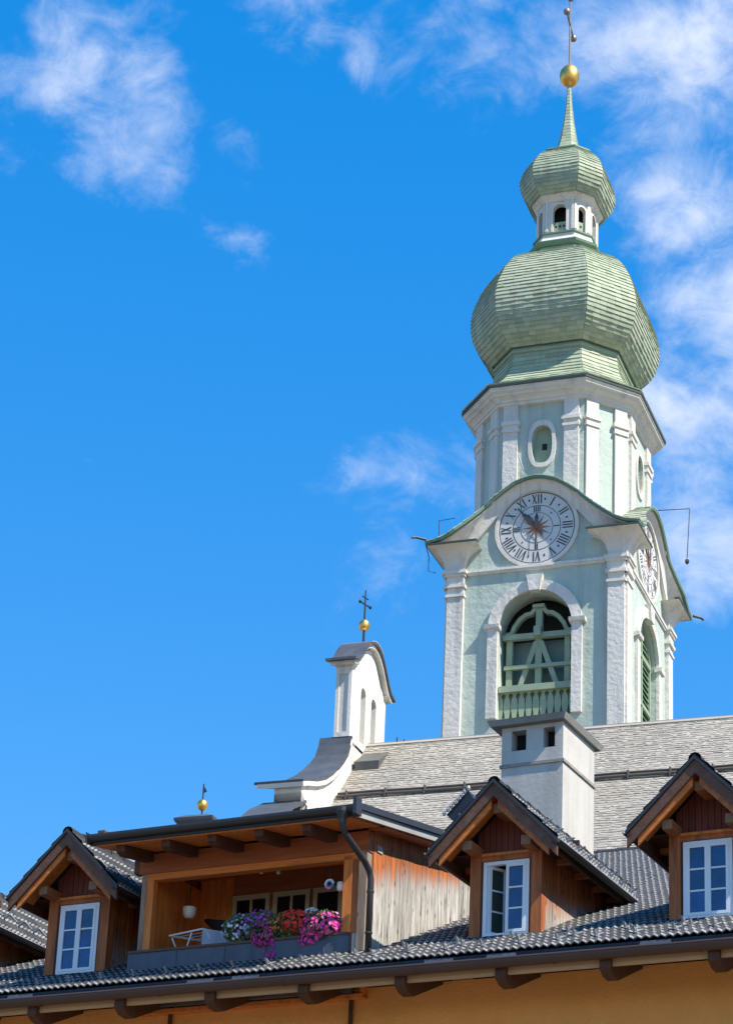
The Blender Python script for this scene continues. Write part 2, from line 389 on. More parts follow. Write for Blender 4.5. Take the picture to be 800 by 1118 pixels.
def shingles(mb, A, B, C, D, w, th, jit=.25, drop=.0):
    """one course of shingles; A-B lower edge, C-D upper edge (left to right from outside)"""
    A, B, C, D = map(Vector, (A, B, C, D)); L = (B - A).length
    nrm = (B - A).cross(C - A)
    if nrm.length < 1e-9: return
    nrm.normalize(); n = max(1, int(round(L/w))); ts = [0.0]
    off = rnd.random()
    for i in range(1, n): ts.append(min(.995, max(.005, (i + (rnd.random() - .5)*jit*2*.8)/n)))
    ts.append(1.0)
    dn = (A - C)
    for i in range(n):
        a, b = ts[i] + .004/n, ts[i+1] - .004/n
        o = th*(.75 + .5*rnd.random()); e = dn*((rnd.random() - .5)*drop)
        p0, p1 = A.lerp(B, a) + e, A.lerp(B, b) + e; q0, q1 = C.lerp(D, a), C.lerp(D, b)
        mb.add([p0 + nrm*o, p1 + nrm*o, q1 + nrm*o*.15, q0 + nrm*o*.15, p0 - nrm*.02, p1 - nrm*.02, q0 - nrm*.02, q1 - nrm*.02],
               [(0, 1, 2, 3), (0, 4, 5, 1), (1, 5, 7, 2), (4, 0, 3, 6)])

def OG(u):    # outline of the curved gable over each clock
    P = [(0, 47.70), (.35, 47.67), (.9, 47.49), (1.4, 47.17), (1.93, 46.75), (2.42, 46.25), (2.83, 45.85), (3.24, 45.48), (3.64, 45.17), (4.1, 44.95), (4.8, 44.82)]
    u = abs(u)
    for i in range(len(P) - 1):
        if u <= P[i+1][0]: return P[i][1] + (P[i+1][1] - P[i][1])*(u - P[i][0])/(P[i+1][0] - P[i][0])
    return P[-1][1]
UG = [-4.74, -4.45, -4.1, -3.7, -3.3, -2.9, -2.5, -2.1, -1.7, -1.3, -.9, -.5, -.2]; UG = UG + [0] + [-q for q in UG[::-1]]

ZS, RA = 40.85, 1.63          # springing and radius of the bell openings
base = MB().box(-3.82, 3.82, -3.82, 3.82, GZ, 34.5).mapped(tmap)
tpart('tower_shaft', base, 'plaster_mint')
for k in range(4):
    f = side_map(k)
    w = MB()
    outer = [(-3.86, 34.5), (3.86, 34.5), (3.86, 44.6)] + [(u, OG(u) - .1) for u in UG[::-1] if abs(u) < 3.8] + [(-3.86, 44.6)]
    wall_hole(w, outer, arch(RA, 36.7, ZS), (0, 40.0), f, 3.85, .95)
    wall = tpart('wall', w, 'plaster_mint')
    # window surround
    s = MB(); band(s, arch(RA, 36.7, ZS), arch(2.08, 36.7, ZS), f, 3.80, 4.0); sur = tpart('window_surround', s, 'plaster_white')
    for sg in (-1, 1):
        u0, u1 = sorted((sg*1.53, sg*2.24))
        b = MB().add([f(u0,3.8,ZS-.09), f(u1,3.8,ZS-.09), f(u1,4.10,ZS-.03), f(u0,4.10,ZS-.03), f(u0,3.8,ZS+.13), f(u1,3.8,ZS+.13), f(u1,4.13,ZS+.13), f(u0,4.13,ZS+.13)],
                     [(0,1,2,3),(4,7,6,5),(3,2,6,7),(0,3,7,4),(1,5,6,2)])
        part('impost', b, 'plaster_white', sur)
    ks = MB().prism([(-.23, ZS+1.55), (.23, ZS+1.55), (.36, ZS+2.28), (-.36, ZS+2.28)], lambda u, z: f(u, 3.8, z), lambda u, z: f(u, 4.13, z))
    part('keystone', ks, 'plaster_white', sur)
    # pilasters and capitals
    for sg in (-1, 1):
        def bx(mb, a, b, d0, d1, z0, z1):
            u0, u1 = sorted((sg*a, sg*b))
            mb.add([f(u0,d0,z0), f(u1,d0,z0), f(u1,d1,z0), f(u0,d1,z0), f(u0,d0,z1), f(u1,d0,z1), f(u1,d1,z1), f(u0,d1,z1)],
                   [(0,1,2,3),(4,7,6,5),(3,2,6,7),(0,3,7,4),(1,5,6,2)])
        p = MB(); bx(p, 3.2, 3.93, 3.8, 4.04, 34.5, 42.45); pil = tpart('pilaster', p, 'plaster_white')
        c = MB()
        for a, o, z0, z1 in [(3.15, .06, 42.45, 42.57), (3.2, 0.0, 42.57, 42.88), (3.12, .10, 42.88, 43.02), (3.18, .03, 43.02, 43.40), (3.12, .10, 43.40, 43.52), (3.06, .16, 43.52, 43.66), (3.2, .02, 43.66, 43.70)]:
            bx(c, a, 3.93 + o, 3.8, 4.04 + o, z0, z1)
        part('capital', c, 'plaster_smooth', pil)
        # coved corner cornice, flaring out to the eave
        cv = MB(); rings = []
        for i in range(9):
            t = i/8.0; dd = 4.04 + .66*(1 - math.cos(t*math.pi/2)); zz = 43.70 + 1.0*math.sin(t*math.pi/2)*.98
            ui = 3.2 - .75*(1 - math.cos(t*math.pi/2))
            rings.append([f(sg*ui, 3.7, zz), f(sg*ui, dd, zz), f(sg*dd, dd, zz)])
        if sg < 0: rings = [r[::-1] for r in rings]
        cv.loft(rings, False)
        part('corner_cove', cv, 'plaster_smooth', pil, smooth=False)
        ed = MB(); bx(ed, 2.42, 4.72, 4.5, 4.74, 44.685, 44.77); part('drip_edge', ed, 'green_trim_dark', pil)
    # string course
    st = MB()
    for o, z0, z1 in [(.06, 43.46, 43.56), (.11, 43.56, 43.68)]:
        st.add([f(-3.06,3.8,z0), f(3.06,3.8,z0), f(3.06,3.88+o,z0), f(-3.06,3.88+o,z0), f(-3.06,3.8,z1), f(3.06,3.8,z1), f(3.06,3.88+o,z1), f(-3.06,3.88+o,z1)],
               [(0,1,2,3),(4,7,6,5),(3,2,6,7)])
    tpart('string_course', st, 'plaster_smooth')
    # curved hood over the clock
    hd = MB(); rings = []
    for u in UG:
        e = .01; sl = (OG(u + e) - OG(u - e))/(2*e); nl = math.hypot(1, sl); nx, nz = -sl/nl, 1/nl
        t = min(1, max(0, (abs(u) - 1.7)/1.2)); dep = .50 + .16*t; hw = (.22 + .38*min(1, max(0, (abs(u) - 2.2)/1.2)))/.62
        prof = [(3.83, -dep), (4.02, -dep), (4.02, -dep + .10)] + [(4.02 + .62*hw*(1 - math.cos(a))*.93, -dep + .10 + (dep - .22)*math.sin(a)) for a in (.3, .6, .9, 1.2, 1.5708)] + [(4.02 + .62*hw - .02, -.12), (4.02 + .62*hw - .02, -.06), (4.02 + .62*hw + .04, -.06)]
        rings.append([f(max(-dd, min(dd, u + nx*n)), dd, OG(u) + nz*n) for dd, n in prof])
    hd.loft(rings, False); hood = tpart('clock_gable', hd, 'plaster_smooth')
    rf = MB()
    def dg(u): return 4.34 + .40*min(1, max(0, (abs(u) - 2.2)/1.2))
    def og(u, n, d):
        e = .01; sl = (OG(u + e) - OG(u - e))/(2*e); nl = math.hypot(1, sl); return f(u - sl/nl*n, d, OG(u) + n/nl)
    ug2 = [-4.74 + 9.48*i/44 for i in range(45)]
    edge = MB().loft([[og(u, -.07, dg(u) - .14), og(u, -.07, dg(u)), og(u, .05, dg(u) + .02), og(u, .05, dg(u) - .16)] for u in ug2], True, True, True)
    part('roof_edge', edge, 'green_trim', hood)
    base_r = MB().loft([[og(u, .0, dg(u) - .1), og(u, .0, max(1.4, min(abs(u), dg(u) - .12)))] for u in ug2], False)
    rp = part('gable_roof', base_r, 'green_trim', hood)
    shm = MB()
    for i in range(44):
        a, b = (i, i+1) if i < 22 else (i+1, i)
        di = lambda u: max(1.4, min(abs(u), dg(u) - .05))
        A, C = og(ug2[a], .045, dg(ug2[a]) + .03), og(ug2[b], .045, dg(ug2[b]) + .03); B, D = og(ug2[a], .045, di(ug2[a])), og(ug2[b], .045, di(ug2[b]))
        if i >= 22: A, B, C, D = B, A, D, C
        else: pass
        # keep normals pointing up
        nn = (Vector(B) - Vector(A)).cross(Vector(C) - Vector(A))
        if nn.z < 0: A, B, C, D = B, A, D, C
        shingles(shm, A, B, C, D, .24, .035, .3, .25)
    part('shingle_cover', shm, 'green_shingle_old', hood, kind='stuff')
    # clock
    if k in (0, 1):
        cz, rc = 45.44, 1.685; N = 64
        circ = lambda r, n=N: [(r*math.cos(2*math.pi*i/n), cz + r*math.sin(2*math.pi*i/n)) for i in range(n)]
        dial = MB(); dial.add([f(p[0], 3.90, p[1]) for p in circ(rc*1.03)], [tuple(range(N))]); clock = tpart('clock_dial', dial, 'clock_white')
        rg = MB(); band(rg, circ(rc*1.02), circ(rc*1.115), f, 3.84, 3.95, True); part('clock_rim', rg, 'plaster_smooth', clock)
        ln = MB()
        for r0, r1 in [(.985, 1.005), (.625, .64), (.42, .432)]: band(ln, circ(rc*r0), circ(rc*r1), f, 3.899, 3.908, True)
        part('clock_circle', ln, 'clock_black', clock)
        def stroke(mb, a, t0, r0, t1, r1, w, d=3.912):
            ca, sa = math.sin(a), math.cos(a)       # a clockwise from twelve
            P = lambda t, r: (t*sa + r*ca, cz - t*ca + r*sa)
            dx, dy = t1 - t0, r1 - r0; L = math.hypot(dx, dy); ox, oy = -dy/L*w/2, dx/L*w/2
            q = [P(t0+ox, r0+oy), P(t0-ox, r0-oy), P(t1-ox, r1-oy), P(t1+ox, r1+oy)]
            mb.add([f(p[0], d, p[1]) for p in q] + [f(p[0], d - .012, p[1]) for p in q], [(0,1,2,3),(0,4,5,1),(1,5,6,2),(2,6,7,3),(3,7,4,0)])
        def numeral(mb, txt, a, ri, ro, bw, gap):
            wid = {'I': gap, 'V': gap*1.9, 'X': gap*1.9}; tot = sum(wid[c] for c in txt); t = -tot/2
            for c in txt:
                m_ = t + wid[c]/2; h = wid[c]*.36
                if c == 'I': stroke(mb, a, m_, ri, m_, ro, bw)
                elif c == 'V': stroke(mb, a, m_ - h, ro, m_, ri, bw); stroke(mb, a, m_ + h, ro, m_, ri, bw*.5)
                else: stroke(mb, a, m_ - h, ro, m_ + h, ri, bw); stroke(mb, a, m_ + h, ro, m_ - h, ri, bw*.5)
                t += wid[c]
        for h, txt in enumerate(['XII', 'I', 'II', 'III', 'IIII', 'V', 'VI', 'VII', 'VIII', 'IX', 'X', 'XI']):
            nm = MB(); numeral(nm, txt, h*math.pi/6, rc*.68, rc*.95, .052, .125); part('numeral', nm, 'clock_black', clock)
            dt = MB(); stroke(dt, (h + .5)*math.pi/6, 0, rc*.79, 0, rc*.85, .06); part('half_hour_mark', dt, 'clock_black', clock)
        for q, txt in enumerate(['IIII', 'I', 'II', 'III']):
            nm = MB(); numeral(nm, txt, q*math.pi/2, rc*.45, rc*.61, .045, .085); part('quarter_numeral', nm, 'clock_black', clock)
            dt = MB(); stroke(dt, (q + .5)*math.pi/2, 0, rc*.51, 0, rc*.555, .07); part('quarter_mark', dt, 'clock_star', clock)
        star = MB(); pts = []
        for i in range(24):
            r = rc*(.40 if i % 2 == 0 else .13); a = math.pi*i/12; pts.append((r*math.sin(a), cz + r*math.cos(a)))
        star.add([f(0, 3.93, cz)] + [f(p[0], 3.912, p[1]) for p in pts], [(0, 1 + (i+1) % 24, 1 + i) for i in range(24)]); part('clock_star', star, 'clock_star', clock)
        hh = MB(); a1 = R(-41)
        stroke(hh, a1, 0, -.45, 0, 1.28, .06, 3.99); stroke(hh, a1, 0, .40, 0, .72, .26, 3.995); stroke(hh, a1, 0, .30, 0, .86, .15, 3.996); part('clock_hand', hh, 'clock_black', clock)
        h2 = MB(); stroke(h2, R(2), 0, -.1, 0, .52, .15, 4.01); stroke(h2, R(2), 0, .3, 0, .62, .09, 4.014); stroke(h2, R(182), 0, .1, 0, .95, .035, 4.0); part('clock_hand', h2, 'clock_black', clock)
    # bell opening: timber bell frame, parapet of flat balusters, dark chamber
    if k == 0:
        bf = lambda d: (lambda u, z: f(u, d, z - .2))
        pn = MB().prism([(-1.62, 36.7), (1.62, 36.7), (1.62, 40.75), (-1.62, 40.75)], bf(2.85), bf(2.92)); tpart('bell_chamber_panel', pn, 'belfry_panel')
        def bar(u0, z0, u1, z1, w, d0, d1, name='bell_frame_beam', m='green_timber', taper=1.0):
            dx, dz = u1 - u0, z1 - z0; L = math.hypot(dx, dz); ox, oz = -dz/L*w/2, dx/L*w/2
            b = MB().prism([(u0+ox, z0+oz), (u0-ox, z0-oz), (u1-ox*taper, z1-oz*taper), (u1+ox*taper, z1+oz*taper)], bf(d0), bf(d1))
            return tpart(name, b, m)
        bar(-1.30, 36.9, -1.30, 41.0, .26, 3.12, 3.34); bar(1.26, 36.9, 1.26, 41.0, .24, 3.12, 3.34); bar(0.0, 36.9, 0.0, 42.1, .28, 3.12, 3.36)
        bar(-1.58, 40.80, 1.58, 40.80, .24, 3.26, 3.48); bar(-1.50, 39.40, 1.52, 39.40, .17, 3.26, 3.44)
        bar(-.10, 40.55, -.98, 38.0, .22, 3.18, 3.37); bar(.10, 40.55, 1.00, 38.0, .22, 3.18, 3.37)
        bar(-.26, 42.18, .26, 42.18, .14, 3.10, 3.48); bar(0, 40.72, 0, 41.16, .30, 3.3, 3.62)
        for sg in (-1, 1):
            ap = [(sg*1.48, 40.98), (sg*1.22, 41.02), (sg*1.10, 41.32), (sg*.86, 41.66), (sg*.58, 41.86), (sg*.34, 41.90), (sg*.16, 42.12)]
            lo, hi = [], []
            for i, (u, z) in enumerate(ap):
                a_, b_ = ap[max(0, i-1)], ap[min(len(ap)-1, i+1)]; tx, tz = b_[0]-a_[0], b_[1]-a_[1]; L = math.hypot(tx, tz)
                lo.append((u - tz/L*.09, z + tx/L*.09)); hi.append((u + tz/L*.09, z - tx/L*.09))
            b = MB(); band(b, [(p, q - .2) for p, q in lo], [(p, q - .2) for p, q in hi], f, 3.14, 3.36); tpart('bell_frame_arch', b, 'green_timber')
        rl = MB().prism([(-1.6, 38.14), (1.6, 38.14), (1.6, 38.42), (-1.6, 38.42)], bf(3.42), bf(3.78)); ra = tpart('parapet_rail', rl, 'green_timber')
        pb = MB().prism([(-1.6, 36.7), (1.6, 36.7), (1.6, 38.14), (-1.6, 38.14)], bf(3.40), bf(3.46)); part('parapet_back', pb, 'green_board', ra)
        for i in range(11):
            u = -1.58 + 3.16*i/10
            pr = [(.055, 36.7), (.075, 37.0), (.135, 37.35), (.150, 37.55), (.125, 37.85), (.06, 37.98), (.05, 38.03), (.11, 38.12), (.11, 38.16)]
            po = [(u + r, z) for r, z in pr] + [(u - r, z) for r, z in pr[::-1]]
            part('baluster', MB().prism(po, bf(3.5), bf(3.60)), 'green_timber', ra)
    else:
        fr = MB(); band(fr, arch(RA - .02, 36.7, ZS), arch(RA - .20, 36.7, ZS), f, 3.42, 3.62); lv = tpart('louvre_frame', fr, 'green_timber')
        for i in range(22):
            z = 36.9 + i*.262; r = RA - .2
            if z > ZS: r = math.sqrt(max(.02, (RA - .2)**2 - (z - ZS)**2))
            sl_ = MB().add([f(-r, 3.58, z), f(r, 3.58, z), f(r, 3.38, z + .2), f(-r, 3.38, z + .2), f(-r, 3.58, z + .035), f(r, 3.58, z + .035), f(r, 3.38, z + .235), f(-r, 3.38, z + .235)],
                           [(0,1,2,3),(4,7,6,5),(0,4,5,1),(2,6,7,3)])
            part('slat', sl_, 'green_board', lv)
        for z in (38.6, ZS): part('crossbar', MB().prism([(-1.42, z - .09), (1.42, z - .09), (1.42, z + .09), (-1.42, z + .09)], lambda u, q: f(u, 3.54, q), lambda u, q: f(u, 3.66, q)), 'green_timber', lv)
        part('mullion', MB().prism([(-.09, 36.7), (.09, 36.7), (.09, 42.3), (-.09, 42.3)], lambda u, q: f(u, 3.52, q), lambda u, q: f(u, 3.64, q)), 'green_timber', lv)
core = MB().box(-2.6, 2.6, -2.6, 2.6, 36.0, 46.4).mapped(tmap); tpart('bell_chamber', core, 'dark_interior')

# octagonal drum
QR = .55
def octo(P, z, q=None):
    q = P*QR if q is None else q
    return [(q, -P*1.0, z), (P, -q, z), (P, q, z), (q, P, z), (-q, P, z), (-P, q, z), (-P, -q, z), (-q, -P, z)]
def octo_off(o, z, P=3.47):      # same octagon pushed out by o
    q0 = P*QR; t = math.tan(R(22.5))
    return octo(P + o, z, q0 + o*t)
def oct_face(i, P):
    """face i of the drum: returns map (u, d, z) and half length"""
    ring = octo(P, 0); a, b = Vector(ring[i]), Vector(ring[(i+1) % 8]); c = (a + b)/2; t = (b - a).normalized(); n = Vector((t.y, -t.x, 0))
    return (lambda u, d, z: tmap(*(c + t*u + n*d + Vector((0, 0, z))))), (b - a).length/2
DP = 3.47
for i in range(8):
    f, hl = oct_face(i, DP); main = (i % 2 == 1) if False else abs(hl - DP*QR) < .01
    w = MB(); rect = [(-hl, 44.6), (hl, 44.6), (hl, 51.95), (-hl, 51.95)]
    if main:
        oval = []
        for j in range(28):
            a = 2*math.pi*j/28; ca, sa = math.cos(a), math.sin(a)
            oval.append((.05 + .47*math.copysign(abs(ca)**.72, ca), 49.70 + .93*math.copysign(abs(sa)**.8, sa)))
        wall_hole(w, rect, oval, (.05, 49.70), f, 0, .32)
        dw = tpart('drum_wall', w, 'plaster_mint')
        big = [(.05 + (p[0] - .05)*1.36, 49.72 + (p[1] - 49.70)*1.24) for p in oval]
        s = MB(); band(s, oval, big, f, -.05, .09, True); sf = tpart('oval_window_surround', s, 'plaster_smooth')
        part('oval_shutter', MB().add([f(p[0], -.22, p[1]) for p in oval], [tuple(range(28))]), 'green_timber', sf)
        part('shutter_hatch', MB().prism([(-.02, 49.55), (.2, 49.55), (.2, 49.85), (-.02, 49.85)], lambda u, z: f(u, -.24, z), lambda u, z: f(u, -.205, z)), 'dark_interior', sf)
    else:
        w.add([f(p[0], 0, p[1]) for p in rect], [(0, 1, 2, 3)]); tpart('drum_wall', w, 'plaster_mint')
    pw = .66 if main else .60
    for sg in (-1, 1):
        def bx(mb, a, b, d1, z0, z1):
            u0, u1 = sorted((sg*a, sg*b))
            mb.add([f(u0,-.05,z0), f(u1,-.05,z0), f(u1,d1,z0), f(u0,d1,z0), f(u0,-.05,z1), f(u1,-.05,z1), f(u1,d1,z1), f(u0,d1,z1)],
                   [(0,1,2,3),(4,7,6,5),(3,2,6,7),(0,3,7,4),(1,5,6,2)])
        e1 = hl - (.19 if main else .09); e0 = e1 - pw
        p = MB(); bx(p, e0, e1, .13, 45.0, 51.95); pil = tpart('drum_pilaster', p, 'plaster_white')
        c = MB()
        for o, z0, z1 in [(.06, 50.42, 50.54), (.03, 50.54, 50.74), (.10, 50.74, 50.89), (.05, 50.89, 50.98)]: bx(c, e0 - o, e1 + o*.8, .13 + o, z0, z1)
        part('drum_capital', c, 'plaster_smooth', pil)
cn = MB(); cn.loft([[tmap(*p) for p in octo_off(o, z)] for o, z in [(-.1, 51.70), (.16, 51.74), (.18, 51.86), (.24, 51.88), (.27, 51.98), (.36, 52.06), (.46, 52.10), (.49, 52.19), (.60, 52.25), (.62, 52.33), (.66, 52.35), (.66, 52.42)]])
drum_cornice = tpart('drum_cornice', cn, 'plaster_smooth')
ce = MB(); ce.loft([[tmap(*p) for p in octo_off(o, z)] for o, z in [(.60, 52.415), (.71, 52.42), (.72, 52.53), (.60, 52.60)]]); part('cornice_edge', ce, 'green_trim_dark', drum_cornice)

# onion dome: courses of shingles on every one of its eight sides
def dome(name, prof, exposure, w, th, mtl, parent, jit=.25, drop=.12):
    pts = [Vector((p, z)) for p, z in prof]
    cum = [0.0]
    for i in range(1, len(pts)): cum.append(cum[-1] + (pts[i] - pts[i-1]).length)
    def at(s):
        for i in range(1, len(pts)):
            if s <= cum[i] + 1e-9: return pts[i-1].lerp(pts[i], (s - cum[i-1])/(cum[i] - cum[i-1]))
        return pts[-1]
    n = max(2, int(round(cum[-1]/exposure))); sm = MB()
    for i in range(n):
        a, b = at(cum[-1]*i/n), at(min(cum[-1], cum[-1]*(i + 1.12)/n))
        ra, rb = octo(a.x, a.y), octo(b.x, b.y)
        for j in range(8):
            k_ = (j + 1) % 8
            shingles(sm, tmap(*ra[j]), tmap(*ra[k_]), tmap(*rb[j]), tmap(*rb[k_]), w, th, jit, drop)
    bd = MB().loft([[tmap(*q) for q in octo(p - .03, z)] for p, z in prof])
    o = tpart(name, bd, 'green_trim')
    part(name + '_shingles', sm, mtl, o, kind='stuff')
    return o
def smooth_prof(P, n=5):
    out = []
    for i in range(len(P) - 1):
        p0, p1, p2, p3 = P[max(0, i-1)], P[i], P[i+1], P[min(len(P)-1, i+2)]
        for j in range(n):
            t = j/n
            out.append(tuple(.5*((2*p1[a]) + (-p0[a] + p2[a])*t + (2*p0[a] - 5*p1[a] + 4*p2[a] - p3[a])*t*t + (-p0[a] + 3*p1[a] - 3*p2[a] + p3[a])*t**3) for a in (0, 1)))
    out.append(P[-1]); return out
dome('dome_skirt', smooth_prof([(4.16, 52.56), (3.62, 52.92), (3.22, 53.42), (2.96, 54.05), (2.84, 54.85)]), .23, .55, .05, 'green_shingle', TW, .2, .04)
rb = MB().loft([[tmap(*q) for q in octo(p, z)] for p, z in [(2.80, 54.80), (2.93, 54.84), (2.96, 54.95), (2.90, 55.0), (2.86, 55.16), (3.00, 55.2)]]); tpart('dome_ring', rb, 'green_timber')
dome('onion_dome', smooth_prof([(2.98, 55.14), (3.36, 55.48), (3.66, 55.98), (3.83, 56.58), (3.87, 57.18), (3.80, 57.82), (3.62, 58.46), (3.38, 59.06), (3.06, 59.66), (2.70, 60.12), (2.25, 60.44), (1.80, 60.56)]), .205, .36, .048, 'green_shingle', TW, .2, .04)
dome('lantern_skirt', smooth_prof([(1.92, 60.50), (1.66, 60.78), (1.50, 61.10), (1.42, 61.32)], 3), .3, .8, .006, 'green_shingle', TW)
lb = MB().loft([[tmap(*q) for q in octo(p, z)] for p, z in [(1.38, 61.20), (1.56, 61.24), (1.64, 61.32), (1.66, 61.42), (1.58, 61.50)]]); lring = tpart('lantern_ring', lb, 'green_trim')
part('lantern_base', MB().loft([[tmap(*q) for q in octo(p, z)] for p, z in [(1.60, 61.495), (1.52, 61.54), (1.46, 61.62), (1.40, 61.74), (1.37, 61.94)]]), 'plaster_smooth', lring)
part('lantern_ledge', MB().loft([[tmap(*q) for q in octo(p, z)] for p, z in [(1.34, 61.93), (1.44, 61.95), (1.44, 62.02), (1.27, 62.05)]]), 'green_trim', lring)
LP = 1.26
for i in range(8):
    f, hl = oct_face(i, LP); r = hl*.46 if i % 2 else hl*.40
    main = abs(hl - LP*QR) < .01; r = .32 if main else .19
    w = MB(); wall_hole(w, [(-hl, 62.0), (hl, 62.0), (hl, 64.0), (-hl, 64.0)], arch(r, 62.16, 63.28, 0, 10), (0, 63.0), f, 0, .22)
    lw = tpart('lantern_wall', w, 'plaster_smooth')
    s = MB(); band(s, arch(r, 62.16, 63.28, 0, 10), arch(r + .09, 62.16, 63.28, 0, 10), f, -.03, .04); part('lantern_arch_trim', s, 'plaster_smooth', lw)
    pr = MB().prism([(-r, 62.16), (r, 62.16), (r, 62.70), (-r, 62.70)], lambda u, z: f(u, -.14, z), lambda u, z: f(u, -.08, z)); lp = part('lantern_parapet', pr, 'green_timber', lw)
    for q_ in ((-.6, 0, .6) if main else (0,)): part('parapet_hole', MB().prism([(q_*r - .05, 62.40), (q_*r + .05, 62.40), (q_*r + .05, 62.52), (q_*r - .05, 62.52)], lambda u, z: f(u, -.09, z), lambda u, z: f(u, -.076, z)), 'dark_interior', lw)
    for sg in (-1, 1):
        u0, u1 = sorted((sg*(hl - .01), sg*(hl - .12)))
        part('lantern_pier', MB().prism([(u0, 62.2), (u1, 62.2), (u1, 64.0), (u0, 64.0)], lambda u, z: f(u, -.03, z), lambda u, z: f(u, .045, z)), 'plaster_smooth', lw)
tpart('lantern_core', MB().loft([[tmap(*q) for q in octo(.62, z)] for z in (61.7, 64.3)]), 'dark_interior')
lc = MB().loft([[tmap(*q) for q in octo(p, z)] for p, z in [(1.24, 63.74), (1.34, 63.78), (1.38, 63.88), (1.50, 64.0), (1.54, 64.08), (1.3, 64.12)]]); tpart('lantern_cornice', lc, 'plaster_smooth')
dome('cupola', smooth_prof([(1.57, 64.06), (1.80, 64.36), (1.97, 64.82), (2.0, 65.22), (1.92, 65.62), (1.74, 66.04), (1.48, 66.44), (1.16, 66.78)]), .185, .36, .042, 'green_shingle', TW, .2, .04)
tpart('spire_collar', MB().loft([[tmap(*q) for q in octo(p, z)] for p, z in [(1.10, 66.74), (1.25, 66.77), (1.24, 66.84), (1.0, 66.87)]]), 'green_trim')
dome('spire', smooth_prof([(1.10, 66.84), (.76, 67.02), (.56, 67.34), (.42, 67.85), (.31, 68.5), (.22, 69.2), (.15, 69.9), (.10, 70.6), (.07, 71.25)]), .2, .25, .015, 'green_shingle', TW)
ball = MB().lathe((0, 0, 71.76), [(.48*math.sin(math.pi*i/14) + .001, -.60*math.cos(math.pi*i/14)) for i in range(15)], 24)
tpart('gilded_ball', ball, 'gold', smooth=True)
cr = MB().tube([(0, 0, 72.3), (0, 0, 77.3)], [.055, .04], 8); cross = tpart('tower_cross', cr, 'cross_metal')
# the cross is turned well away from the tower front
ca_, sa_ = math.cos(R(96)), math.sin(R(96))
part('cross_arm', MB().tube([(-1.05*ca_, -1.05*sa_, 74.75), (-.5*ca_, -.5*sa_, 74.72), (.5*ca_, .5*sa_, 74.72), (1.05*ca_, 1.05*sa_, 74.75)], [.05, .05, .05, .05], 8), 'cross_metal', cross)
for p in [(-1.08*ca_, -1.08*sa_, 74.75), (1.08*ca_, 1.08*sa_, 74.75), (0, 0, 76.35), (0, 0, 77.3)]:
    part('cross_ball', MB().lathe(p, [(.17*math.sin(math.pi*i/8) + .001, -.19*math.cos(math.pi*i/8)) for i in range(9)], 12), 'cross_metal', cross, smooth=True)
# bracket rods at the eaves
tpart('eave_rod', MB().tube([(4.0, .2, 47.95), (5.75, .2, 47.85), (5.62, .2, 45.45)], .022, 6), 'iron')
tpart('eave_rod_lamp', MB().lathe((5.62, .2, 45.25), [(.02, .16), (.09, .10), (.10, 0), (.04, -.1)], 8), 'iron')
tpart('eave_rod', MB().tube([(-4.25, -5.0, 44.9), (-4.28, -5.0, 46.0), (-3.55, -5.0, 46.05)], .02, 6), 'iron')
tpart('eave_rod', MB().tube([(-4.75, -5.35, 44.8), (-4.62, -5.2, 44.2), (-4.62, -5.2, 43.55), (-4.35, -5.0, 43.5)], .02, 6), 'iron')
tpart('rain_spout', MB().tube([(-4.7, -5.45, 44.93), (-5.05, -5.75, 44.95), (-5.2, -5.9, 44.88)], [.06, .055, .05], 8), 'iron')
tpart('rain_spout', MB().tube([(4.8, 5.45, 44.93), (5.1, 5.75, 44.92), (5.2, 5.85, 44.84)], [.06, .055, .05], 8), 'iron')
tpart('lightning_rod', MB().tube([(-.35, -5.5, 47.75), (-.6, -5.5, 48.5)], .03, 6), 'zinc')
tpart('lightning_cable', MB().tube([(-.45, -5.58, 47.8), (-.42, -5.58, 46.0)], .012, 5), 'iron')

# ================================================================== church nave with its bell gable
CH = thing('church', 'long church nave roofed with grey wooden shingles, white bell gable at its end', 'church', NAVE, (8, -9, GZ))
RY, RZ, RS = -9.0, 34.2, 1.0        # ridge line and slope of the nave roof
X0, X1 = -5.45, 40.0
def rz(y): return RZ - RS*abs(y - RY)
dk = MB()
dk.loft([[(x, RY - 17, RZ - 17.1), (x, RY, RZ - .1), (x, RY + 11, RZ - 11.1)] for x in (X0 - .3, X1)], False)
roof = part('nave_roof', dk, 'nave_deck', CH)
nw = MB().box(X0 - .2, X1 - .5, RY - 15.6, RY + 10, GZ, 18.0); part('nave_wall', nw, 'plaster_smooth', CH)
sm = MB(); ex = .135
n = int(9.0/ex)
for i in range(n):                                    # visible slope: single shingles
    y0, y1 = RY - 9.0 + i*ex, RY - 9.0 + (i + 1.25)*ex
    y1 = min(y1, RY)
    wob = lambda: (rnd.random() - .5)*.02
    shingles(sm, (X0, y0, rz(y0) + wob()), (22.0, y0, rz(y0) + wob()), (X0, y1, rz(y1)), (22.0, y1, rz(y1)), .15, .028, .42, .4)
part('nave_shingles', sm, 'nave_shingle', roof, kind='stuff')
sm = MB()
for i in range(22):
    y0, y1 = RY + 11.0 - i*.5, RY + 11.0 - (i + 1.2)*.5
    y1 = max(y1, RY); shingles(sm, (22.0, y0, rz(y0)), (X0, y0, rz(y0)), (22.0, y1, rz(y1)), (X0, y1, rz(y1)), .6, .05, .3, .3)
part('nave_shingles', sm, 'nave_shingle', roof, kind='stuff')
x = X0
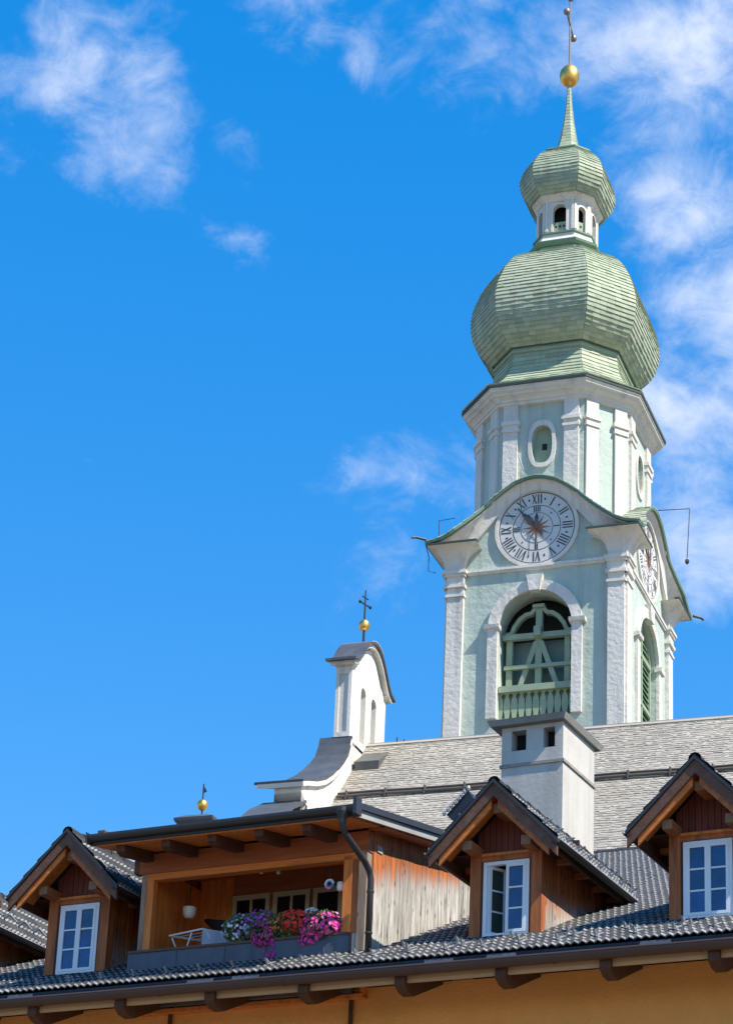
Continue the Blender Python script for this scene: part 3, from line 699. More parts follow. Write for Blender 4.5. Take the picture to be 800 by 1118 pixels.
while x < 20:                                          # ridge boards
    L = rnd.uniform(1.6, 2.4)
    rbm = MB(); 
    for sg in (-1, 1): rbm.hexa([(x, RY - sg*.02, RZ + .03), (x + L - .01, RY - sg*.02, RZ + .03), (x + L - .01, RY + sg*.2, RZ - .16), (x, RY + sg*.2, RZ - .16)],
                                [(x, RY - sg*.02, RZ + .065), (x + L - .01, RY - sg*.02, RZ + .065), (x + L - .01, RY + sg*.22, RZ - .12), (x, RY + sg*.22, RZ - .12)])
    part('ridge_board', rbm, 'nave_shingle', roof); x += L
# snow guard rail on brackets
yp = -12.62; zp = rz(yp) + .16
for dz, r in ((.0, .075), (.17, .05)):
    part('snow_rail', MB().tube([(X0 + .1 + 1.6*i, yp + dz*.6, zp + dz*.95 + .015*math.sin(i*1.9)) for i in range(17)], r, 8), 'snow_pipe', roof)
for i in range(17):
    x = X0 + .5 + 1.6*i; part('snow_rail_bracket', MB().box(x - .03, x + .03, yp - .08, yp + .30, zp - .14, zp + .22), 'snow_pipe', roof)
# roof hatch beside the gable
part('roof_hatch', MB().hexa([(-5.25, -10.75, rz(-10.75)-.1), (-4.35, -10.75, rz(-10.75)-.1), (-4.35, -9.8, rz(-9.8)-.1), (-5.25, -9.8, rz(-9.8)-.1)],
                            [(-5.35, -10.85, rz(-10.75)+.36), (-4.28, -10.85, rz(-10.75)+.36), (-4.28, -9.7, rz(-9.8)+.14), (-5.35, -9.7, rz(-9.8)+.14)]), 'slate_warm', roof)
for (a, b) in ((-4.2, .25), (-3.9, .12)): part('ridge_spike', MB().tube([(a, RY, RZ), (a, RY, RZ + b)], .03, 5), 'iron', roof)

# gable wall with concave shoulders
CYG = -9.1
half = [(1.9, 33.55), (2.12, 33.30), (2.40, 32.80), (2.85, 32.35), (3.35, 31.92), (4.0, 31.42), (4.8, 30.93), (5.7, 30.55), (6.75, 30.22), (7.05, 30.10), (7.05, 29.75), (6.6, 29.5), (6.45, 29.2),
        (7.2, 28.95), (8.4, 28.35), (9.4, 27.55), (10.4, 26.6), (12.9, 26.2), (12.9, 16)]
prof = [(CYG - a, z) for a, z in half[::-1]] + [(CYG + a, z) for a, z in half]
gw = MB(); gx0, gx1 = -6.55, -5.45
V = []
F = []
for i, (y, z) in enumerate(prof): V += [(gx0, y, z), (gx1, y, z), (gx0, y, 15.9), (gx1, y, 15.9)]
for i in range(len(prof) - 1):
    a, b = 4*i, 4*(i + 1); F += [(a, b, b+1, a+1), (a+1, b+1, b+3, a+3), (a, a+2, b+2, b)]
gw.add(V, F); gable = part('gable_wall', gw, 'plaster_smooth', CH)
part('facade_wall', MB().box(-6.5, -5.5, CYG - 15.4, CYG + 11, GZ, 20), 'plaster_smooth', CH)
for sg in (-1, 1):
    def sweep(pts, xs, th, name, m='slate'):
        mb = MB(); rings = []
        for i, (a, z) in enumerate(pts):
            p, q = pts[max(0, i-1)], pts[min(len(pts)-1, i+1)]; ta, tz = q[0]-p[0], q[1]-p[1]; L = math.hypot(ta, tz); na, nz = -tz/L, ta/L
            if nz < 0: na, nz = -na, -nz
            x0, x1 = xs[i]
            rings.append([(x0, CYG + sg*a, z), (x1, CYG + sg*a, z), (x1, CYG + sg*(a + na*th), z + nz*th), (x0, CYG + sg*(a + na*th), z + nz*th)])
        mb.loft(rings, True, True, True); return part(name, mb, m, gable)
    up = [(1.98, 33.78), (2.10, 33.40), (2.38, 32.84), (2.84, 32.38), (3.34, 31.96), (4.0, 31.46), (4.8, 30.98), (5.7, 30.60), (6.75, 30.27), (7.25, 30.08)]
    xs = [(-6.72, -5.36), (-6.72, -5.36), (-6.74, -5.35), (-6.78, -5.34), (-6.84, -5.33), (-6.92, -5.32), (-7.05, -5.32), (-7.15, -5.32), (-7.25, -5.32), (-7.3, -5.32)]
    sweep(up, xs, .11, 'shoulder_coping')
    xs2 = [(a + .12, b + .001) for a, b in xs]
    sweep([(a - .02, z - .16) for a, z in up], xs2, .17, 'coping_moulding', 'plaster_smooth')
    lo = [(6.7, 29.42), (7.2, 29.15), (8.0, 28.75), (8.7, 28.25), (9.4, 27.65), (10.4, 26.75), (11.2, 26.3)]
    sweep(lo, [(-7.1, -5.35)]*len(lo), .12, 'lower_coping')
    # corner pinnacle with gilded ball
    py = CYG + sg*13.6
    part('pinnacle', MB().box(-7.1, -6.05, py - .5, py + .5, 16, 26.2), 'plaster_smooth', gable)
    pc = MB().loft([[(-6.58 - a, py - a, z), (-6.58 + a, py - a, z), (-6.58 + a, py + a, z), (-6.58 - a, py + a, z)] for a, z in [(.55, 26.15), (.72, 26.36), (.74, 26.46), (.45, 26.62), (.1, 26.72)]], True, True, True)
    part('pinnacle_cap', pc, 'slate', gable)
    part('pinnacle_rod', MB().tube([(-6.58, py, 26.65), (-6.58, py, 27.9)], .03, 6), 'iron', gable)
    part('pinnacle_ball', MB().lathe((-6.58, py, 27.12), [(.19*math.sin(math.pi*i/10) + .001, -.21*math.cos(math.pi*i/10)) for i in range(11)], 16), 'gold', gable, smooth=True)
    part('pinnacle_vane', MB().prism([(0, 27.55), (.14, 27.62), (.03, 27.8), (0, 27.8)], lambda a, z: (-6.58 + a, py - .01, z), lambda a, z: (-6.58 + a, py + .01, z)), 'iron', gable)
# bell turret astride the gable
tx0, tx1, ty0, ty1, tz0, tz1 = -6.13, -5.46, -11.15, -7.05, 33.7, 37.15
w = MB()
def lanc(c, r=.30): return [(c - r, 34.0), (c + r, 34.0)] + [(c + r*math.cos(math.pi*i/10), 36.1 + r*math.sin(math.pi*i/10)) for i in range(11)]
tg = [(ty0, tz0), (-9.1, tz0), (-9.1, 38.35), (-9.6, 38.12), (-10.1, 37.62), (-10.5, 37.2), (ty0, 36.95)]
for (xx, dep) in ((tx1, -.25), (tx0, .25)):
    for c, outer in ((-9.75, tg), (-8.45, [(-18.2 - a, b) for a, b in tg][::-1])):
        ff = lambda u, d, z, xx=xx, dep=dep: (xx + (dep if d < 0 else 0), u, z)
        wall_hole(w, outer, lanc(c), (c, 35.4), ff, 0, 1.0)
w.box(tx0, tx1, ty0, ty0 + .001, tz0, 36.95); w.box(tx0, tx1, ty1 - .001, ty1, tz0, 36.95)
tur = part('turret_wall', w, 'plaster_smooth', CH)
for c in (-9.75, -8.45): part('turret_opening_back', MB().add([(tx0 + .3, p[0], p[1]) for p in lanc(c)], [tuple(range(13))]), 'zinc', tur)
for sg, yy in ((-1, ty0), (1, ty1)):          # framed panel on the narrow faces
    for a, b, z0, z1 in [(tx0, tx0 + .14, 33.8, 36.85), (tx1 - .14, tx1, 33.8, 36.85), (tx0 + .14, tx1 - .14, 33.8, 34.0), (tx0 + .14, tx1 - .14, 36.5, 36.85)]:
        part('panel_frame', MB().box(a, b, min(yy, yy + sg*.07), max(yy, yy + sg*.07), z0, z1), 'plaster_smooth', tur)
    part('turret_eave', MB().hexa([(tx0 - .06, yy - .06, 36.85), (tx1 + .06, yy - .06, 36.85), (tx1 + .06, yy + .06, 36.85), (tx0 - .06, yy + .06, 36.85)],
                                  [(tx0 - .2, yy - .25, 37.0), (tx1 + .2, yy - .25, 37.0), (tx1 + .2, yy + .25, 37.0), (tx0 - .2, yy + .25, 37.0)]), 'plaster_smooth', tur)
tp = [(2.55, 36.97), (2.35, 37.0), (2.05, 37.08), (1.72, 37.32), (1.42, 37.66), (1.12, 38.0), (.75, 38.3), (.35, 38.46), (0, 38.51)]
tpp = [(CYG - a, z) for a, z in tp] + [(CYG + a, z) for a, z in tp[::-1][1:]]
tr = MB().loft([[(tx0 - .36, y, z), (tx1 + .30, y, z), (tx1 + .30, y, z + .10), (tx0 - .36, y, z + .10)] for y, z in tpp], True, True, True)
troof = part('turret_roof', tr, 'slate', CH)
part('turret_roof_moulding', MB().loft([[(tx0 - .2, y, z - .16), (tx1 + .2, y, z - .16), (tx1 + .2, y, z - .003), (tx0 - .2, y, z - .003)] for y, z in tpp[1:-1]], True, True, True), 'plaster_smooth', troof)
part('turret_ridge_patch', MB().loft([[(tx0 - .38, y, z + .095), (tx1 + .32, y, z + .095), (tx1 + .32, y, z + .14), (tx0 - .38, y, z + .14)] for y, z in tpp[6:-6]], True, True, True), 'zinc', troof)
part('finial_rod', MB().tube([(-5.8, CYG, 38.75), (-5.8, CYG, 41.1)], [.06, .03], 6), 'iron', troof)
part('finial_ball', MB().lathe((-5.8, CYG, 39.5), [(.23*math.sin(math.pi*i/12) + .001, -.26*math.cos(math.pi*i/12)) for i in range(13)], 18), 'gold', troof, smooth=True)
part('finial_cross', MB().tube([(-5.8 - .10, CYG - .36, 40.45), (-5.8 + .10, CYG + .36, 40.45)], .035, 6), 'iron', troof)
part('finial_cross', MB().tube([(-5.8 - .05, CYG - .2, 40.75), (-5.8 + .05, CYG + .2, 40.75)], .03, 6), 'iron', troof)
for a in (-.33, .33): part('finial_knob', MB().lathe((-5.8 + a*.3, CYG + a*1.1, 40.45), [(.02, -.08), (.075, 0), (.02, .08)], 8), 'iron', troof)
part('shoulder_pipe', MB().tube([(-6.1, -16.0, 29.3), (-5.4, -16.05, 29.35), (-5.25, -16.1, 29.2), (-5.25, -16.1, 27.0)], .035, 6), 'iron', gable)

# ================================================================== the house in front
HS = thing('alpine_house', 'ochre house with dark tiled roof, wooden dormers and roof terrace', 'house', HOUSE, (0, 8, GZ))
S = .43; TH = math.atan(S); Z0 = 8.56
def hz(y): return Z0 + S*y
RIDGE = 13.4
XL, XR = -12.0, 10.0
TX0, TX1, TY0, TY1 = -4.10, -.36, 1.0, 2.62          # terrace recess
wall = MB().box(XL + .6, XR - .6, 1.2, 25.4, GZ, 8.55); part('wall', wall, 'ochre', HS)
dk = MB()
def slab(x0, x1, y0, y1): dk.hexa([(x0, y0, hz(y0) - .2), (x1, y0, hz(y0) - .2), (x1, y1, hz(y1) - .2), (x0, y1, hz(y1) - .2)], [(x0, y0, hz(y0) - .05), (x1, y0, hz(y0) - .05), (x1, y1, hz(y1) - .05), (x0, y1, hz(y1) - .05)])
slab(XL, TX0 - .02, .02, RIDGE); slab(TX1 + .02, XR, .02, RIDGE); slab(TX0 - .02, TX1 + .02, .02, TY0); slab(TX0 - .02, TX1 + .02, 3.0, RIDGE)
dk.hexa([(XL, RIDGE, hz(RIDGE) - .2), (XR, RIDGE, hz(RIDGE) - .2), (XR, 26.8, 8.36), (XL, 26.8, 8.36)], [(XL, RIDGE, hz(RIDGE) - .05), (XR, RIDGE, hz(RIDGE) - .05), (XR, 26.8, 8.5), (XL, 26.8, 8.5)])
roof = part('roof', dk, 'roof_deck', HS)

# interlocking tile with two rolls
TWd, TLn, EXP = .215, .40, .315
def tile_mb(seg=8):
    mb = MB(); top0, top1, mid, low = [], [], [], []
    for i in range(seg + 1):
        x = TWd*i/seg; h = .014 + .016*math.cos(2*math.pi*2*i/seg + math.pi*.0)
        top0.append((x, .030, h + .030)); top1.append((x, TLn, h)); mid.append((x, 0, h + .014)); low.append((x, 0.006, h - .004))
    n = seg + 1
    mb.add(top0 + top1 + mid + low, [(i, i+1, n+i+1, n+i) for i in range(seg)] + [(2*n+i, 2*n+i+1, i+1, i) for i in range(seg)] + [(3*n+i, 3*n+i+1, 2*n+i+1, 2*n+i) for i in range(seg)])
    return mb
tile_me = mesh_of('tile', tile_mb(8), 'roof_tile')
tile_me.materials.append(MATS['tile_edge_glint'])
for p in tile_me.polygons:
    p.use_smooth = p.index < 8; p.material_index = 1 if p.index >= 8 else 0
def tile_mtx(x, s, z0=0.0):       # s distance up the main slope
    return Matrix.Translation((x, s*math.cos(TH), Z0 + s*math.sin(TH) + z0)) @ Matrix.Rotation(TH, 4, 'X')
DORM = [(-8.45, 1.4), (-5.43, 1.4), (1.57, 1.4), (4.50, 1.4)]
def blocked(x, y):
    if TX0 - .15 < x < TX1 + .12 and TY0 - .02 < y < 8.0: return True
    for cx, yd in DORM:
        if abs(x - cx) < .50 and yd - .05 < y < 3.9: return True
    if -.15 < x < .95 and 5.05 < y < 6.45: return True
    return False
rest = MB(); base_t = tile_mb(4); cnt = 0
ncol = int((XR - XL)/TWd)
for j in range(int(RIDGE/math.cos(TH)/EXP)):
    for i in range(ncol):
        x = XL + i*TWd; s = j*EXP; y = s*math.cos(TH)
        if blocked(x + TWd/2, y + .1): continue
        jit = Matrix.Translation((rnd.uniform(-.004, .004), rnd.uniform(-.008, .008), rnd.uniform(0, .006))) @ Matrix.Rotation(rnd.uniform(-.008, .008), 4, 'Z')
        if j < 6 and -6.6 < x < 6.2 and cnt < 290:
            inst('tile', tile_me, roof, tile_mtx(x, s) @ jit); cnt += 1
        else:
            m_ = tile_mtx(x, s) @ jit; rest.add([m_ @ Vector(p) for p in base_t.v], base_t.f)
tf = part('tile_field', rest, 'tile_stuff', roof, kind='stuff')
tf.data.materials.append(MATS['tile_edge_glint'])
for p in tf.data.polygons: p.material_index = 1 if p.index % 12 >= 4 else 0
for i in range(int((XR - XL)/.4)):            # ridge tiles
    x = XL + i*.4
    part('ridge_tile', MB().loft([[(xx, RIDGE + r*math.cos(a), hz(RIDGE) - .05 + r*math.sin(a)) for a in (0, .5, 1.05, 1.57, 2.1, 2.64, 3.14)] for xx, r in ((x, .15), (x + .42, .13))], False), 'tile_stuff', roof)
# snow guards: bent metal straps hooked on the tiles
sgm = MB().hexa([(-.014, -.02, .04), (.014, -.02, .04), (.014, .30, .035), (-.014, .30, .035)], [(-.014, -.02, .05), (.014, -.02, .05), (.014, .30, .045), (-.014, .30, .045)])
sgm.hexa([(-.016, .0, .045), (.016, .0, .045), (.016, .012, .045), (-.016, .012, .045)], [(-.016, -.035, .135), (.016, -.035, .135), (.016, -.022, .135), (-.016, -.022, .135)])
sgm.hexa([(-.016, -.035, .13), (.016, -.035, .13), (.016, .06, .05), (-.016, .06, .05)], [(-.016, -.035, .14), (.016, -.035, .14), (.016, .07, .055), (-.016, .07, .055)])
sg_me = mesh_of('snow_guard', sgm, 'zinc')
for r_, off in ((1, 0), (2, .40), (3, .2)):
    x = -6.4 + off
    while x < 6.0:
        s = r_*EXP + .05; y = s*math.cos(TH)
        if not blocked(x, y) and not (r_ > 1 and x < -.5): inst('snow_guard', sg_me, roof, tile_mtx(x, s, .012))
        x += .54 if r_ == 1 else .81

# eave: flashing, gutter, frieze, rafter tails
part('eave_flashing', MB().hexa([(XL, -.01, 8.36), (XR, -.01, 8.36), (XR, .05, 8.36), (XL, .05, 8.36)], [(XL, .03, 8.545), (XR, .03, 8.545), (XR, .06, 8.545), (XL, .06, 8.545)]), 'flashing', roof)
gt = MB(); rr = .095
sec = [(-.10 + rr*math.cos(a), 8.40 + rr*math.sin(a)) for a in [math.pi + math.pi*i/10 for i in range(11)]]
sec = [(-.10 - rr - .012, 8.405), (-.10 - rr - .012, 8.425), (-.10 - rr + .004, 8.425)] + sec[0:]
gt.loft([[(x, y, z) for y, z in sec] for x in (XL, XR)], False)
gut = part('gutter', gt, 'gutter_brown', roof, smooth=True)
x = XL + 1.1
while x < XR:
    part('gutter_joint', MB().loft([[(xx, -.10 + (rr+.006)*math.cos(a), 8.40 + (rr+.006)*math.sin(a)) for a in [math.pi + math.pi*i/10 for i in range(11)]] for xx in (x, x + .05)], False), 'gutter_brown', gut); x += 1.97
for x in (-5.6, -2.62, -1.9, 1.02, 1.92, 4.05, -8.4, 6.3):
    part('flashing_reflection', MB().hexa([(x, -.03, 8.43), (x + .42, -.03, 8.43), (x + .42, -.02, 8.43), (x, -.02, 8.43)], [(x, .0, 8.53), (x + .42, .0, 8.53), (x + .42, .01, 8.53), (x, .01, 8.53)]), 'flash_reflection', roof)  # paler plates added as patches of light reflected on the flashing
part('frieze_board', MB().box(XL, XR, .05, .09, 8.25, 8.36), 'frieze', roof)
part('soffit', MB().hexa([(XL, .07, 8.29), (XR, .07, 8.29), (XR, 1.2, 8.29 + .43*1.13), (XL, 1.2, 8.29 + .43*1.13)], [(XL, .07, 8.32), (XR, .07, 8.32), (XR, 1.2, 8.32 + .43*1.13), (XL, 1.2, 8.32 + .43*1.13)]), 'frieze', roof)
for k in range(-7, 7):
    x = -.78 + 1.455*k
    rf = MB().prism([(-.03, 8.33), (-.03, 8.20), (.10, 8.13), (.28, 8.115), (1.5, 8.115 + .43*1.22), (1.5, 8.33 + .43*1.5)], lambda y, z: (x - .075, y, z), lambda y, z: (x + .075, y, z))
    part('rafter_tail', rf, 'wood_dark', roof)
for x in (-.63, -3.55, 6.0): part('wall_conduit', MB().tube([(x, 1.16, 8.5), (x, 1.16, GZ + .1)], .035, 6), 'wood_dark', HS)

# ------------------------------------------------------------------ dormers
def board_seq(a, b, w):
    n = max(1, int(round((b - a)/w))); return [(a + (b - a)*i/n, a + (b - a)*(i + 1)/n) for i in range(n)]
RS2 = 1.0                     # dormer roof slope (45 degrees)
AZ, EH = 11.33, .90           # ridge height, half span at the eaves
def dormer(cx, yd, label, open_sash=False, hooks=()):
    oh = .5; yf = yd - oh
    core = MB()
    for sg in (-1, 1):
        x = cx + sg*.50; core.box(min(x, x - sg*.05), max(x, x - sg*.05), yd + .1, 4.4, 8.6, 10.42)
    core.box(cx - .5, cx + .5, 2.9, 2.95, 8.9, 11.0); core.box(cx - .5, cx + .5, yd + .1, 2.9, 8.9, 8.95)
    D = part('dormer', core, 'wood_dark', HS, label=label)
    P = lambda n, mb, m, **k: part(n, mb, m, D, **k)
    # posts, lintel, sill, casing
    for sg in (-1, 1):
        a, b = sorted((cx + sg*.54, cx + sg*.38)); P('post', MB().box(a, b, yd, yd + .16, 8.9, 10.42), 'wood_brown')
        a, b = sorted((cx + sg*.38, cx + sg*.345)); P('window_casing', MB().box(a, b, yd + .03, yd + .12, 9.1, 10.30), 'wood_dark')
    P('lintel', MB().box(cx - .38, cx + .38, yd + .015, yd + .15, 10.30, 10.37), 'wood_brown')
    P('gable_sill', MB().hexa([(cx - .42, yd - .02, 10.37), (cx + .42, yd - .02, 10.37), (cx + .42, yd + .12, 10.37), (cx - .42, yd + .12, 10.37)], [(cx - .42, yd - .005, 10.415), (cx + .42, yd - .005, 10.415), (cx + .42, yd + .12, 10.43), (cx - .42, yd + .12, 10.43)]), 'wood_orange')
    P('window_sill', MB().hexa([(cx - .37, yd - .05, 9.13), (cx + .37, yd - .05, 9.13), (cx + .37, yd + .1, 9.15), (cx - .37, yd + .1, 9.15)], [(cx - .37, yd - .05, 9.17), (cx + .37, yd - .05, 9.17), (cx + .37, yd + .1, 9.2), (cx - .37, yd + .1, 9.2)]), 'gutter_dark')
    # gable boards
    for a, b in board_seq(cx - .46, cx + .46, .092):
        m_ = min(AZ - .16 - abs(a - cx)*RS2, AZ - .16 - abs(b - cx)*RS2)
        za, zb = AZ - .16 - abs(a - cx)*RS2, AZ - .16 - abs(b - cx)*RS2
        a2, b2 = a + .004, b - .004
        P('gable_board', MB().hexa([(a2, yd + .06, 10.42), (b2, yd + .06, 10.42), (b2, yd + .1, 10.42), (a2, yd + .1, 10.42)], [(a2, yd + .06, max(10.43, za)), (b2, yd + .06, max(10.43, zb)), (b2, yd + .1, max(10.43, zb)), (a2, yd + .1, max(10.43, za))]), 'wood_red')
    # window
    x0, x1, z0, z1 = cx - .345, cx + .345, 9.2, 10.29
    fr = MB()
    for a, b, c, d in [(x0, x0 + .05, z0, z1), (x1 - .05, x1, z0, z1), (x0 + .05, x1 - .05, z1 - .05, z1), (x0 + .05, x1 - .05, z0, z0 + .045)]: fr.box(a, b, yd + .02, yd + .1, c, d)
    P('window_frame', fr, 'white_paint')
    def sash(a, b, hinge=None, ang=0):
        sm_ = MB(); c, d = z0 + .045, z1 - .05; t = .042
        for q in [(a, a + t, c, d), (b - t, b, c, d), (a + t, b - t, d - t, d), (a + t, b - t, c, c + t)]: sm_.box(q[0], q[1], yd + .01, yd + .06, q[2], q[3])
        h = (d - c - 2*t)
        for i in (1, 2): zz = c + t + h*i/3; sm_.box(a + t, b - t, yd + .018, yd + .05, zz - .012, zz + .012)
        panes = []
        for i in range(3):
            panes.append(MB().box(a + t, b - t, yd + .034, yd + .04, c + t + h*i/3 + (.012 if i else 0), c + t + h*(i+1)/3 - (.012 if i < 2 else 0)))
        if hinge is not None:
            ca, sa = math.cos(ang), math.sin(ang)
            rot = lambda x, y, z: (hinge + (x - hinge)*ca - (y - yd - .06)*sa, yd + .06 + (x - hinge)*sa + (y - yd - .06)*ca, z)
            sm_.mapped(rot); [q.mapped(rot) for q in panes]
        P('sash', sm_, 'white_paint')
        for q in panes: P('pane', q, 'pane_sky_reflection' if hinge is None else 'pane_green')
    sash(cx, x1 - .05)
    if open_sash: sash(x0 + .05, cx, x0 + .05, R(58))
    else: sash(x0 + .05, cx)
    # purlins
    for px, pz in ((cx - .44, 10.44), (cx + .44, 10.44), (cx + .02, 10.94)):
        P('purlin_end', MB().box(px - .07, px + .07, yf + .14, yf + .15, pz - .065, pz + .065), 'wood_purlin')
        P('purlin', MB().box(px - .07, px + .07, yf + .15, yd + .12, pz - .065, pz + .065), 'wood_depth')
    # roof slabs, soffit boards, barge boards
    ylim = lambda z: (z - Z0)/S + .35
    for sg in (-1, 1):
        X = lambda o: cx + sg*o
        def slabm(o0, o1, n0, n1, y0, y1a, y1b, m, name, **k):   # o along half span, n vertical offset under the top plane
            mb = MB().hexa([(X(o0), y0, AZ - o0 + n0), (X(o1), y0, AZ - o1 + n0), (X(o1), y1b, AZ - o1 + n0), (X(o0), y1a, AZ - o0 + n0)],
                           [(X(o0), y0, AZ - o0 + n1), (X(o1), y0, AZ - o1 + n1), (X(o1), y1b, AZ - o1 + n1), (X(o0), y1a, AZ - o0 + n1)])
            return P(name, mb, m, **k)
        slabm(0, EH + .02, -.10, -.055, yf + .06, 6.6, 4.6, 'roof_deck', 'roof_slab')
        for i in range(4):       # soffit boards of the front overhang
            ya, yb = yf + .07 + i*.11, yf + .07 + (i + 1)*.11 - .004
            slabm(.0, EH - .03, -.135, -.105, ya, yb, yb, 'wood_orange', 'soffit_board')
        slabm(-.0, EH + .06, -.25, -.06, yf, yf + .045, yf + .045, 'wood_barge', 'barge_board')
        slabm(.05, EH - .08, -.36, -.235, yf + .05, yf + .09, yf + .09, 'wood_beam_orange' if sg < 0 else 'wood_depth', 'verge_rafter')
        slabm(-.0, EH + .08, -.058, .0, yf - .03, yf + .07, yf + .07, 'gutter_dark', 'verge_trim')
        # side eave gutter
        gy1 = 4.25; gx, gz = X(EH + .055), AZ - EH - .10
        P('side_gutter', MB().loft([[(gx + .058*math.cos(a), y, gz + .058*math.sin(a)) for a in [math.pi + math.pi*i/8 for i in range(9)]] for y in (yf - .02, gy1)], False), 'gutter_dark', smooth=True)
        P('gutter_lip', MB().tube([(gx + sg*.062, yf - .02, gz + .002), (gx + sg*.062, gy1, gz + .002)], .010, 6), 'zinc')
        P('eave_board', MB().box(min(X(EH - .05), X(EH - .02)), max(X(EH - .05), X(EH - .02)), yf + .05, 4.3, AZ - EH - .20, AZ - EH - .05), 'wood_dark')
        P('side_soffit', MB().box(min(X(.54), X(EH - .05)), max(X(.54), X(EH - .05)), yd, 4.3, 10.40, 10.425), 'wood_dark')
        for yy in (1.9, 2.6, 3.3, 3.9): P('rafter_end', MB().box(min(X(.55), X(EH - .06)), max(X(.55), X(EH - .06)), yy, yy + .09, 10.32, 10.40), 'wood_depth')
        # side wall boards
        for a, b in board_seq(yd + .16, 4.4, .135):
            o = .535 + rnd.uniform(-.004, .004); zb0, zb1 = hz(a) - .05, hz(b) - .05
            if zb0 > 10.3: continue
            xa, xb = sorted((X(o), X(o - .035)))
            P('board', MB().hexa([(xa, a + .003, zb0), (xb, a + .003, zb0), (xb, b - .003, zb0), (xa, b - .003, zb0)], [(xa, a + .003, 10.42), (xb, a + .003, 10.42), (xb, b - .003, 10.42), (xa, b - .003, 10.42)]), 'boards_dormer' if sg > 0 else 'wood_brown')
        # tiles
        c45 = math.sqrt(.5); up = Vector((-sg*c45, 0, c45)); nr = Vector((sg*c45, 0, c45)); xa = Vector((0, sg, 0))
        rot = Matrix((( xa.x, up.x, nr.x, 0), (xa.y, up.y, nr.y, 0), (xa.z, up.z, nr.z, 0), (0, 0, 0, 1)))
        Ls = EH*math.sqrt(2)
        for j in range(4):
            s = j*.325 - .02; o = EH - s*c45; z = AZ - o
            y = yf + .0
            while y < (z - Z0)/S + .1:
                pos = Vector((X(o + .03), y if sg > 0 else y + TWd, z - .055 + .0))
                inst('tile', tile_me, D, Matrix.Translation(pos) @ rot @ Matrix.Rotation(rnd.uniform(-.01, .01), 4, 'Z'))
                if j == 1 and sg > 0 and int(y/TWd) % 2 == 0: inst('snow_guard', sg_me, D, Matrix.Translation(pos + Vector((0, .1, 0)) + nr*.012) @ rot)
                y += TWd
    y = yf
    while y < 6.4:          # ridge tiles
        P('ridge_tile', MB().loft([[(cx + r*math.cos(a), yy, AZ - .05 + r*math.sin(a)) for a in (-.2, .4, 1.0, 1.57, 2.14, 2.74, 3.34)] for yy, r in ((y, .095), (y + .40, .08))], False), 'tile_stuff'); y += .38
    return D
dormer(*DORM[0], 'wooden dormer cut off by the left edge of the picture')
DL = dormer(*DORM[1], 'wooden dormer left of the roof terrace')
part('ridge_vent', MB().hexa([(-5.50, 1.98, 11.34), (-5.36, 1.98, 11.34), (-5.36, 2.72, 11.34), (-5.50, 2.72, 11.34)], [(-5.53, 1.95, 11.40), (-5.33, 1.95, 11.40), (-5.33, 2.75, 11.40), (-5.53, 2.75, 11.40)]), 'white_paint', DL)
dormer(*DORM[2], 'wooden dormer in front of the chimney, one window sash open', True)
dormer(*DORM[3], 'wooden dormer cut off by the right edge of the picture')
# dark toothed slab behind the middle one, of unknown kind
vg = MB().hexa([(-.60, 4.5, 12.02), (-.28, 4.5, 12.36), (-.28, 5.2, 12.36), (-.60, 5.2, 12.02)], [(-.78, 4.5, 12.2), (-.42, 4.5, 12.57), (-.42, 5.2, 12.57), (-.78, 5.2, 12.2)])
vgo = part('toothed_slab', vg, 'flashing', roof)
for i in range(8):
    t = i/7; p = Vector((-.80 + .40*t, 4.46, 12.215 + .375*t))
    part('slab_tooth', MB().lathe(p, [(.02, -.035), (.035, 0), (.02, .04)], 6), 'zinc', vgo)

# ------------------------------------------------------------------ chimney
zc0, zc1 = 10.3, 13.66
ch = MB().box(-.11, .94, 5.08, 6.46, zc0, 13.36)
for a, b in ((-.11, .06), (.31, .60), (.80, .94)): ch.box(a, b, 5.08, 6.46, 13.361, 13.70)
ch.box(-.11, .94, 5.08, 6.46, 13.701, 13.77)
C = part('chimney', ch, 'chimney_plaster', HS, label='white plastered chimney with concrete cap and two smoke openings')
for a, b in ((.06, .31), (.60, .80)): part('flue', MB().box(a + .001, b - .001, 5.30, 6.2, 13.365, 13.70), 'flue_black', C)  # near-black blocks filling the smoke openings
part('chimney_band', MB().box(-.135, .965, 5.055, 6.485, 13.09, 13.14), 'concrete', C)
part('chimney_cap', MB().hexa([(-.27, 4.96, 13.775), (1.0, 4.96, 13.775), (1.0, 6.60, 13.775), (-.27, 6.60, 13.775)], [(-.31, 4.92, 13.87), (1.04, 4.92, 13.87), (1.04, 6.66, 13.87), (-.31, 6.66, 13.87)]), 'concrete', C)

# ------------------------------------------------------------------ roof terrace
def trz(y): return 10.84 + .171*y         # top of its lean-to roof
tw = MB()
tw.box(TX0, TX0 + .06, TY0 + .08, 3.0, 8.4, 10.66)                               # left wall
tw.box(TX1 - .10, TX1 - .04, TY0 + .08, 6.5, 8.4, 10.74)                          # right wall
tw.box(TX0 + .06, TX1 - .1, 2.62, 2.70, 8.4, 10.95); tw.box(TX0, TX1 - .04, TY0 + .05, 2.62, 8.38, 8.44)
T_ = part('terrace', tw, 'wood_orange', HS, label='roof terrace under a lean-to roof')
P = lambda n, mb, m, **k: part(n, mb, m, T_, **k)
for a, b in board_seq(TY0 + .1, 2.62, .14):
    P('board', MB().box(TX0 + .06, TX0 + .085, a + .003, b - .003, 8.45, 10.70), 'wood_orange')
for a, b in board_seq(TX0 + .085, -3.45, .14) + board_seq(-1.50, TX1 - .1, .14):
    P('board', MB().box(a + .003, b - .003, 2.595, 2.62, 8.45, 10.88), 'wood_orange')
P('board', MB().box(-3.45, -1.50, 2.595, 2.62, 10.58, 10.88), 'wood_beam')
P('board', MB().box(-3.45, -1.50, 2.595, 2.62, 8.45, 9.3), 'wood_beam')
